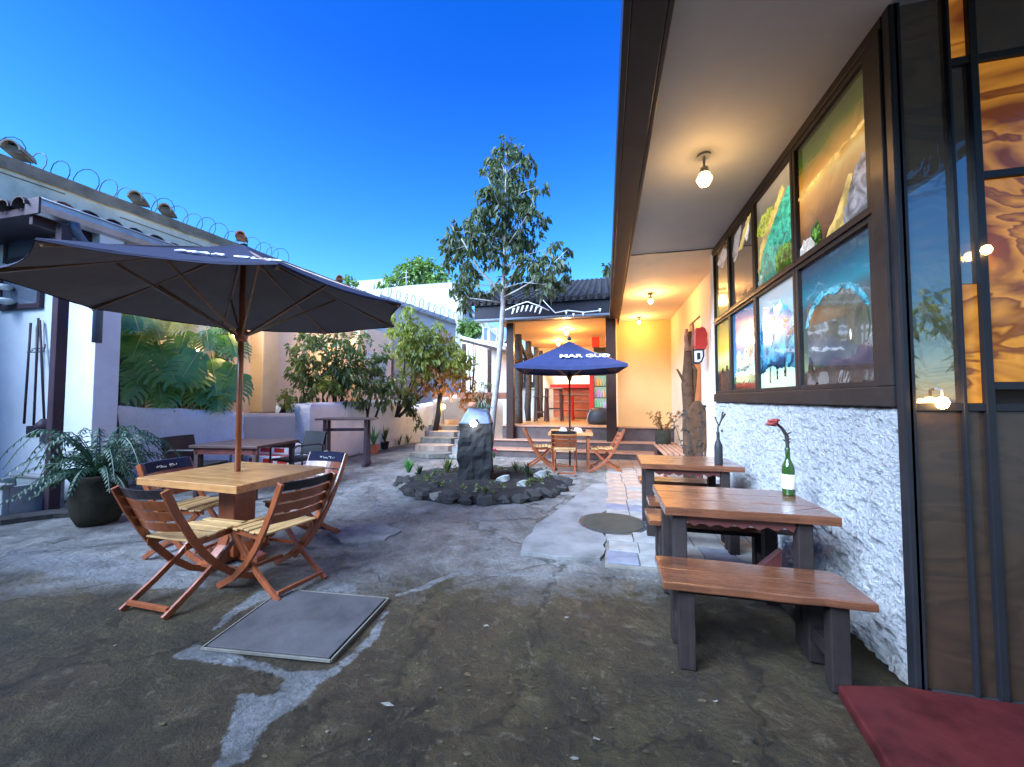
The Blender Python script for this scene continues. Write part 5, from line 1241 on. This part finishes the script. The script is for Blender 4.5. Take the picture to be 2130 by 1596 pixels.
# weathered monstera trunk and leaves
MS = thing('monstera', 'huge split leaf monstera spilling over the low white wall', 'plant', (-7.2, 5.5, 1.1))
MB().tube([at(228,905,y=4.45), at(230,850,y=4.5), at(236,800,y=4.6), at(245,740,y=4.8)], [.11,.10,.09,.07], 10).build('stem', M['barkdark'], MS, True, smooth=True)
def monstera_leaf(c, tip, nrm, L_, m, seed):
    r_ = random.Random(seed); d = (tip-c).normalized(); nrm = (nrm-d*nrm.dot(d)).normalized(); sd_ = d.cross(nrm); b = MB(); n = 8; W_ = L_*.46
    def P_(s_, w): return c+d*L_*(s_-.25*0)+sd_*w+nrm*(-.10*L_*s_*s_-.35*abs(w)**2/max(L_,.1))
    for sg in (-1, 1):
        for i in range(n):
            s0 = i/n; s1 = (i+.80)/n; sm = (s0+s1)/2; prof = math.sin(math.pi*(sm*.86+.12))**.6; w = W_*prof*(1+.06*r_.uniform(-1,1))
            back = -.16 if i == 0 else 0
            in0, in1 = P_(s0, 0), P_((i+1)/n, 0); f_ = .34
            a0 = P_(s0+back*.3, sg*w*f_); a1 = P_((i+1)/n, sg*w*f_)
            b1 = P_(s0+.07+back*.6, sg*w*.75); b2 = P_(s1+.07, sg*w*.75); t_ = P_(sm+.16+back, sg*w); t2_ = P_(sm+.20+back*.5, sg*w*.94)
            base = len(b.v); b.v += [in0, in1, a1, a0, P_(s1, sg*w*f_), b1, b2, t_, t2_]
            q = [[0,1,2,3],[3,4,6,5],[5,6,8,7]]
            for f in q: b.f.append([base+k for k in f]); b.m.append(0)
    b.mi = 1; b.tube([c+nrm*.004, P_(.5,0)+nrm*.006, P_(1,0)+nrm*.004], [.010,.007,.003], 4)
    b.tube([c, c-d*.15-V(0,0,.10), V(c.x-.1, c.y+.25, c.z-.6)], .012, 5)
    b.build('leaf', [m, M['stemgreen']], MS, True)
M['stemgreen'] = leafmat('pale_leaf_rib', (.30,.40,.18), (.42,.50,.25), .4, .2)
camp = V(0,0,1.4)
# (centre of leaf base u,v ; tip u,v ; depth y ; length)
ML = [(280,668,245,785,5.0,.66,0),(338,665,378,735,5.3,.5,1),(262,700,225,700,4.9,.4,0),(350,720,425,840,5.3,.74,0),(300,745,330,835,5.1,.5,0),(395,740,450,835,5.6,.66,0),(405,690,400,745,5.6,.42,2),(445,690,465,745,5.8,.45,2),(490,700,535,765,6.0,.5,0),(455,750,488,860,5.9,.62,0),(250,760,232,830,4.9,.45,0),(320,690,300,760,5.2,.5,0),(500,760,475,830,6.1,.4,0),(225,690,215,760,4.9,.4,0),(380,670,440,700,5.5,.45,1),(420,790,455,868,5.7,.5,0),(270,790,300,845,5.0,.42,0),(350,790,370,855,5.3,.42,0),(470,670,530,690,6.0,.5,0),(430,650,400,640,5.7,.5,0),(300,640,260,650,5.2,.5,1),(520,690,500,640,6.1,.4,0),(235,720,222,800,4.9,.5,0),(300,660,330,700,5.0,.45,0),(380,800,350,862,5.35,.42,0),(520,780,505,850,6.1,.42,0),(470,810,480,866,5.9,.42,0),(270,700,310,690,5.0,.45,1),(430,735,400,800,5.5,.55,0),(480,640,520,660,6.0,.5,0),(240,650,225,690,4.95,.5,1),(330,770,290,830,5.1,.5,0)]
rnd = random.Random(41)
for i, (u0, v0, u1, v1, y_, L_, k) in enumerate(ML):
    c = at(u0, v0, y=y_+.0); tip = at(u1, v1, y=y_-.25); nn = (camp-c).normalized()+V(rnd.uniform(-.4,.4), 0, .35+rnd.uniform(-.2,.3))
    monstera_leaf(c+V(0,-.15,0), tip+V(0,-.25,-.03), nn, L_*1.3, M[['leaf_monstera','leaf_light','leaf_pale2'][k]] if k < 2 else M['leaf_monstera'], i)
b = leaves([(at(300, 780, y=5.4), (.5,.4,.45)), (at(380, 800, y=5.9), (.5,.4,.4)), (at(450, 790, y=6.3), (.4,.3,.5)), (at(330, 700, y=5.9), (.7,.4,.5)), (at(450,700,y=6.6),(.6,.3,.5))], 3600, .16, .07, 77, .5, .1)
b.build('foliage', M['leaf_bush'], MS, True)
# shrubs and vine behind the long wall
def bush(name, label, blobs, n, L_, w, m, seed, stem=None, hang=.3, extra=None, cat='shrub'):
    c0 = blobs[0][0]; t = thing(name, label, cat, (c0[0], c0[1], 1.08))
    leaves(blobs, int(n*2.3), L_*1.15, w*1.15, seed, hang, .2).build('foliage', m, t, True)
    if extra: leaves(extra[0], extra[1]*2, L_, w, seed+1, hang, .4).build('foliage', extra[2], t, True)
    r_ = random.Random(seed)
    for k in range(stem or 3):
        a = blobs[r_.randrange(len(blobs))][0]; MB().tube([V(c0[0]+r_.uniform(-.15,.15), c0[1]+r_.uniform(-.2,.2), .9), V((a[0]+c0[0])/2, (a[1]+c0[1])/2, (a[2]+1.1)/2), V(*a)], [.03,.02,.01], 6).build('stem', M['barkdark'], t, True, smooth=True)
    return t
def bl(u, v, y, r, sy=.8): p_ = at(u, v, y=y); s = r*(p_-camp).length/880; return (p_, (s, s*sy, s))
bush('shrub', 'dark loose shrub at the corner of the long white wall beside the peach wall', [bl(640,730,7.6,38), bl(625,770,7.5,32), bl(632,820,7.4,26), bl(660,790,7.7,35), bl(615,850,7.2,20), bl(640,700,7.8,24)], 700, .10, .05, M['leaf_bush'], 51)
bush('shrub', 'grey green shrub with broad leaves in front of the white window', [bl(700,720,8.1,36), bl(715,760,8.1,38), bl(690,780,8.0,34), bl(740,720,8.4,34), bl(735,770,8.3,38), bl(730,810,8.2,30)], 900, .11, .05, M['leaf_bush'], 52)
bush('shrub', 'small yellow green clump on top of the long white wall', [bl(672,800,7.6,22,.6), bl(690,803,7.7,16,.6)], 260, .07, .035, M['leaf_vine'], 53)
bush('shrub', 'dark shrub hanging over the wall behind the tall narrow table', [bl(770,760,8.7,32), bl(775,800,8.7,34), bl(800,820,8.9,30), bl(755,835,8.5,14), bl(820,800,9.1,34), bl(795,735,9.0,20)], 700, .10, .045, M['leaf_bush'], 54)
for i, (u, v, y_) in enumerate(((600,835,6.9),(595,800,7.0),(585,825,6.9))):
    pass
bush('shrub', 'sprig of small yellow green leaves on the beige wall end', [bl(592,832,6.8,14,.6), bl(606,842,6.8,12,.6), bl(598,815,6.9,9,.6)], 150, .06, .03, M['leaf_vine'], 55)
bush('flowering_vine', 'bright green vine arching off the roof beside the big umbrella tip', [bl(835,672,9.6,26), bl(862,690,9.9,34), bl(845,720,9.6,36), bl(885,720,10.2,42), bl(900,755,10.3,42), bl(865,755,9.9,42), bl(930,745,10.6,38), bl(950,760,10.8,34), bl(915,690,10.6,24), bl(975,752,11.0,20), bl(940,715,10.8,24), bl(820,690,9.3,16), bl(850,650,9.6,14)], 3000, .10, .042, M['leaf_vine'], 56, 8, .5,
     ([bl(895,790,10.1,36), bl(935,795,10.5,36), bl(970,800,10.9,30), bl(870,800,9.8,30), bl(975,840,11.0,22), bl(925,705,10.6,18)], 850, M['leaf_dry']), 'vine')
bush('shrub', 'drooping shrub trailing down the end of the long white wall', [bl(855,850,9.8,18), bl(868,880,9.9,14), bl(848,830,9.7,22), bl(862,820,9.9,20)], 330, .09, .035, M['leaf_bush'], 57)
bush('shrub', 'thin branching shrub behind the young tree trunk', [bl(1000,830,12.0,22), bl(985,860,11.6,16), bl(1010,800,12.2,12)], 240, .08, .03, M['leaf_bush'], 58)
bush('shrub', 'bright green bush against the old grey pillar', [bl(985,690,14.0,16), bl(970,680,14.0,16), bl(992,672,14.2,12)], 420, .13, .06, M['leaf_far'], 59)
MB_ = MB().tube([at(905,900,y=10.3), at(912,860,y=10.3), at(918,800,y=10.4), at(905,740,y=10.4)], [.09,.08,.07,.05], 8)
o = MB_.build('vine_trunk', M['barkdark'], None, smooth=True); tag(o, 'dark leaning vine trunk left of the yellow garden lamp', 'trunk')
# ------------------------------------------------------------------ carport, far houses, trees
cpt = thing('carport', 'small grey roofed carport on thin dark posts behind the young tree', 'carport', at(1018, 850, y=13.2))
a0, a1, a2 = at(957, 704, y=13.2), at(1050, 728, y=13.2), at(1050, 715, y=15.5)
MB().extrude([a0, a1, a1+V(.4,2.2,.12), a0+V(.2,2.2,.12)], (0,0,.10)).build('roof', M['gutter'], cpt, True, bevel=.01)
MB().extrude([a0-V(0,0,.10), a1-V(0,0,.10), a1-V(0,0,.01), a0-V(0,0,.01)], (0,.08,0)).build('fascia', M['brown'], cpt, True)
for u in (965, 1018): 
    p_ = at(u, 730, y=13.25); MB().box(p_.x-.06, 13.2, .4, p_.x+.06, 13.32, p_.z+(.05 if u > 1000 else .25)).build('post', M['brown'], cpt, True)
o = MB().extrude([at(960,905,y=15.2), at(1060,905,y=15.2), at(1060,716,y=15.2), at(960,700,y=15.2)], (0,.2,0)).build('yard_wall', M['white']); tag(o, 'plain white yard wall under the carport roof', 'wall')
# razor-wire white wall right of the big umbrella
w2 = thing('white_boundary_wall', 'white boundary wall with razor wire behind the vines', 'wall', at(900, 700, y=14))
pa, pb = at(800, 618, x=-9.62), at(1000, 683, y=17.0); pb = V(pb.x, 17.0, pb.z)
pa = at(790, 612, y=13.0)
MB().extrude([V(pa.x,pa.y,0), V(pb.x,pb.y,0), pb, pa], (-.1,.25,0)).build('wall', M['bluewhite'], w2, True)
MB().bar(pa+V(.04,-.03,-.22), pb+V(.04,-.03,-.22), .05, .07).build('moulding', M['wallcap'], w2, True)
razor('razor_wire', 'smaller coil of razor wire on the white boundary wall', pa+V(0,0,-.0), pa.lerp(pb,.8), .24, .34, 8, V(.6,-.6,0).normalized(), .012)
# big white gable building
def far_block(name, label, pts, depth, m, wins=(), winm=None, roof=None):
    y_ = pts[0][2]; P_ = [at(u, v, y=yy) for u, v, yy in pts]; t = thing(name, label, 'building', (P_[0].x, P_[0].y, 0))
    top = P_; bot = [V(p_.x, p_.y, 0) for p_ in P_]
    MB().extrude(bot[::-1]+[]+top if False else [bot[0], *reversed([bot[-1]]), *reversed(top)], depth).build('wall', M[m], t, True)
    for (u0, v0, u1, v1, yy) in wins:
        a, c = at(u0, v0, y=yy), at(u1, v1, y=yy)
        o = MB().box(a.x-.08, yy-.12, c.z-.08, c.x+.08, yy-.04, a.z+.08).build('window', M['white'], t, True); MATS_OF[o.name] = MATS_OF[t.name]
        MB().box(a.x, yy-.15, c.z, c.x, yy-.121, a.z).build('pane', M['winglass'], o, True)
    return t
far_block('white_building', 'large blank white building with a slanted roof line behind the vines', [(762,604,19),(850,594,19),(945,587,19),(957,640,19)], V(-1.5,8,0), 'bluewhite')
far_block('pale_house', 'distant pale flat roofed house with two small dark windows', [(728,586,30),(800,580,30),(870,578,30)], V(0,8,0), 'bluewhite', ((758,594,776,602,30),(785,592,800,600,30)))
fh = far_block('gable_house', 'white house with a sloping roof and tall windows behind the carport', [(985,668,17),(1000,660,17),(1050,712,17)], V(0,5,0), 'white', ((1008,684,1014,712,17),(1021,688,1032,712,17)))
MB().bar(at(985,655,y=16.8), at(1052,712,y=16.8), .25, .12).build('roof_edge', M['palestone'], fh, True)
o = MB().tube([at(955,760,y=16), at(955,700,y=16), at(956,615,y=16)], [.22,.22,.22], 6).build('old_pillar', M['concrete'], None); tag(o, 'weathered grey pillar beside the blank white building', 'pillar')
def far_tree(label, blobs, n, seed, L_=.4, m='leaf_far', hang=.1):
    c0 = blobs[0][0]; t = thing('far_tree', label, 'tree', (c0[0], c0[1], 0), 0, None)
    MB().tube([V(c0[0],c0[1],0), V(c0[0]+.2,c0[1],c0[2]*.6), V(*c0)], [.35,.25,.1], 8).build('trunk', M['barkdark'], t, True)
    leaves(blobs, n, L_, L_*.5, seed, hang, .3).build('foliage', M[m], t, True); return t
far_tree('bushy bright green tree rising behind the blank white building', [bl(868,572,28,34), bl(840,575,28,24), bl(900,570,28,26), bl(855,552,28,16), bl(880,550,28,18), bl(818,588,28,18), bl(925,590,28,22), bl(905,590,28,24), bl(800,592,28,10)], 2600, 61)
far_tree('small palm tuft above the end of the tall wall', [bl(722,585,24,8), bl(712,590,24,7), bl(735,592,24,8)], 160, 62, .35, 'leaf_far', -.6)
far_tree('dark bush just visible beside the eaves of the cafe roof', [bl(1266,560,20,9), bl(1262,590,20,10), bl(1268,610,20,8)], 200, 63, .3, 'leaf_tree')
t = thing('tv_antenna', 'thin pole antenna standing on the white building roof', 'antenna', at(845, 596, y=20))
MB().tube([V(0,0,-.3), V(0,0,.95)], .03, 6).build('mast', M['palestone'], t); MB().bar((-.22,0,.5),(.22,0,.55),.03,.03).bar((-.12,0,.8),(.12,0,.82),.03,.03).build('crossbar', M['palestone'], t)
# ------------------------------------------------------------------ wall plants at the right, before the yellow wall
t = thing('tall_cactus', 'tall brown corky cactus trunk rising beside the pinkish wall', 'cactus', at(1432, 968, y=7.0).xyz if False else V(at(1432, 900, y=7.2).x, 7.2, 0))
cxy = [at(u, v, y=7.2) for u, v in ((1438,960),(1436,920),(1434,860),(1430,800),(1432,760),(1434,715),(1436,690))]
cxy[0].z = .0
MB().tube(cxy, [.13,.12,.10,.10,.085,.075,.03], 9).build('trunk', M['cactus'], t, True, smooth=True)
for (pts, r_) in ((((1432,800),(1420,790),(1412,775),(1408,768)), .03), (((1440,760),(1447,770),(1446,800),(1442,840)), .035), (((1432,730),(1427,705),(1428,685)), .05), (((1437,730),(1442,700),(1441,670)), .035)):
    n = len(pts); MB().tube([at(u, v, y=7.15) for u, v in pts], [r_*(1-.5*i/(n-1)) for i in range(n)], 7).build('arm', M['cactus'] if pts[0][1] > 735 else M['clay'], t, True, smooth=True)
t = thing('oval_paddle', 'large brown oval leaf shaped paddle leaning beside the cactus', 'sculpture', at(1455, 950, y=6.9).xyz)
pts = ell(0, 0, 1, 1, 22, .02, 3); c = at(1452, 892, y=6.9)
MB().extrude([V(c.x+.17*a, 6.9, c.z+.47*e*(1 if e > 0 else .95)) for a, e in pts], (0,.07,0)).build('paddle', M['cactus'], t, True, bevel=.02)
MB().tube([V(c.x,6.93,0), V(c.x,6.93,c.z-.4)], .05, 8).build('foot', M['redwood'], t, True)
t = thing('wall_sign', 'red apple shaped sign with a white and black mug below it on the pinkish wall', 'sign', at(1458, 720, y=6.6).xyz)
c = at(1456, 706, y=6.6)
MB().extrude([V(c.x+.115*a, 6.6, c.z+.20*e) for a, e in [(-.7,.6),(-.5,.95),(0,.9),(.3,1.05),(.75,.9),(1,.4),(.9,.0),(1,-.4),(.7,-.8),(.2,-1),(-.4,-.9),(-.8,-.5),(-.75,0)]], (0,.05,0)).build('red_shape', M['red'], t, True, bevel=.02)
c2 = at(1453, 742, y=6.58)
MB().extrude([V(c2.x+.085*a, 6.58, c2.z+.12*e) for a, e in [(-1,1),(.95,1),(1,.1),(.6,-.7),(0,-1),(-1,-.95)]], (0,.03,0)).build('mug_outline', M['black'], t, True)
MB().extrude([V(c2.x+.06*a, 6.565, c2.z+.09*e) for a, e in [(-1,1),(.9,1),(.95,.1),(.55,-.7),(0,-.95),(-1,-.9)]], (0,.01,0)).build('mug', M['text'], t, True)
MB().extrude([V(c2.x+.025*a, 6.56, c2.z+.06*e) for a, e in [(-1,1),(.9,1),(.95,-.7),(-1,-.9)]], (0,.004,0)).build('mug_centre', M['black'], t, True)
MB().bar((c.x, 6.62, c.z), (1.58, 6.7, c.z), .02, .02).build('bracket', M['darkmetal'], t, True)
def twiggy(loc, label, h, n, seed, m='leaf_dry', pot_=None, spread=.25):
    t = thing('twiggy_plant', label, 'plant', loc); r_ = random.Random(seed)
    if pot_:
        MB().lathe([(.0,0),(pot_*.75,0),(pot_,.35),(pot_*.9,.55),(pot_*.7,.55),(0,.5)], n=18).build('pot', M['greypot'], t, smooth=True)
    z0 = .5 if pot_ else 0
    for k in range(n):
        a = r_.uniform(0,6.28); p_ = V(.03*math.cos(a), .03*math.sin(a), z0); pts = [p_]
        for i in range(5): p_ = p_+V(math.cos(a)*spread/5+r_.uniform(-.04,.04), math.sin(a)*spread/5+r_.uniform(-.04,.04), h/5*r_.uniform(.8,1.1)); pts.append(p_)
        b = MB(); b.tube(pts, [.009,.008,.007,.006,.004,.003], 5)
        for q in pts[2:]:
            for _ in range(4): leaf_quad(b, q, rv(r_), rv(r_), .07, .03, .5, .1)
        b.build('twig', M[m], t)
    return t
twiggy(V(1.33, 6.3, 0), 'thin vine like plant climbing beside the window corner', 1.25, 8, 71, 'barkdark', None, .22)
twiggy(V(1.22, 9.1, .17), 'dark tall pot with a branching plant on the steps by the yellow wall', .45, 12, 72, 'leaf_dry', .17, .3)
# ------------------------------------------------------------------ behind the camera: unseen wall added to shade the near ground, trees seen only as reflections
o = MB().box(-10, -3.3, 0, 2.2, -3.0, 3.9).build('unseen_shade_wall', M['concrete']); tag(o, 'plain grey unseen wall added behind the camera to shade the near ground', 'wall')
def rear_tree(x, y, label, seed):
    r_ = random.Random(seed); bb = [(V(x+r_.uniform(-1,1), y+r_.uniform(-.6,.6), 2.2+r_.uniform(-.6,1.2)), (.8,.7,.7)) for _ in range(8)]
    t = thing('garden_tree', label, 'tree', (x, y, 0)); MB().tube([V(x,y,0), V(x,y,2)], [.12,.08], 7).build('trunk', M['bark'], t, True)
    leaves(bb, 900, .3, .12, seed, .3, .3).build('foliage', M['leaf_vine'], t, True)
rear_tree(4.6, -4.6, 'leafy garden tree in the rear yard beyond the entrance', 81); rear_tree(8.0, -3.6, 'wide garden tree in the rear yard farther right', 82)
# ------------------------------------------------------------------ lettering on the umbrellas
def canopy_text(cp, um, Rr, zr, za, n, panel, k, s_, txt, size, sx=1, lift=.03):
    # lettering laid on panel number `panel` of a canopy, at fraction k from apex to rim
    a0 = 2*math.pi*(panel+.5)/n; ap = math.cos(math.pi/n)
    d = V(math.cos(a0), math.sin(a0), 0); side = V(-d.y, d.x, 0); run = Rr*ap*.95
    c = d*run*k+side*s_+V(0,0,za+(zr-za)*k-.035*math.sin(math.pi*k)+lift)
    fall = (d*run+V(0,0,zr-za)).normalized(); nrm = side.cross(-fall).normalized()
    if nrm.z < 0: nrm = -nrm
    up = -fall; x = up.cross(nrm).normalized()
    m3 = Matrix((x, up, nrm)).transposed()
    o = text_obj('lettering', txt, size, M['text'], cp, c, (0,0,0), .002, sx); o.rotation_euler = m3.to_euler(); return o
def facing_panel(um, n):
    c = Vector(um.location); v = V(-c.x, -c.y, 0); a = (math.atan2(v.y, v.x)-um.rotation_euler.z) % (2*math.pi)
    return int(a/(2*math.pi/n))
canopy_text(cp2, um2, 1.42, 2.02, 2.58, 4, facing_panel(um2, 4), .66, .28, 'MAR GUD', .19, 1.1)
for q in (0,): canopy_text(cp, um, 1.47, 2.25, 2.81, 8, facing_panel(um, 8), .66, .16, 'MAR GUD', .13, 1.1, .024)
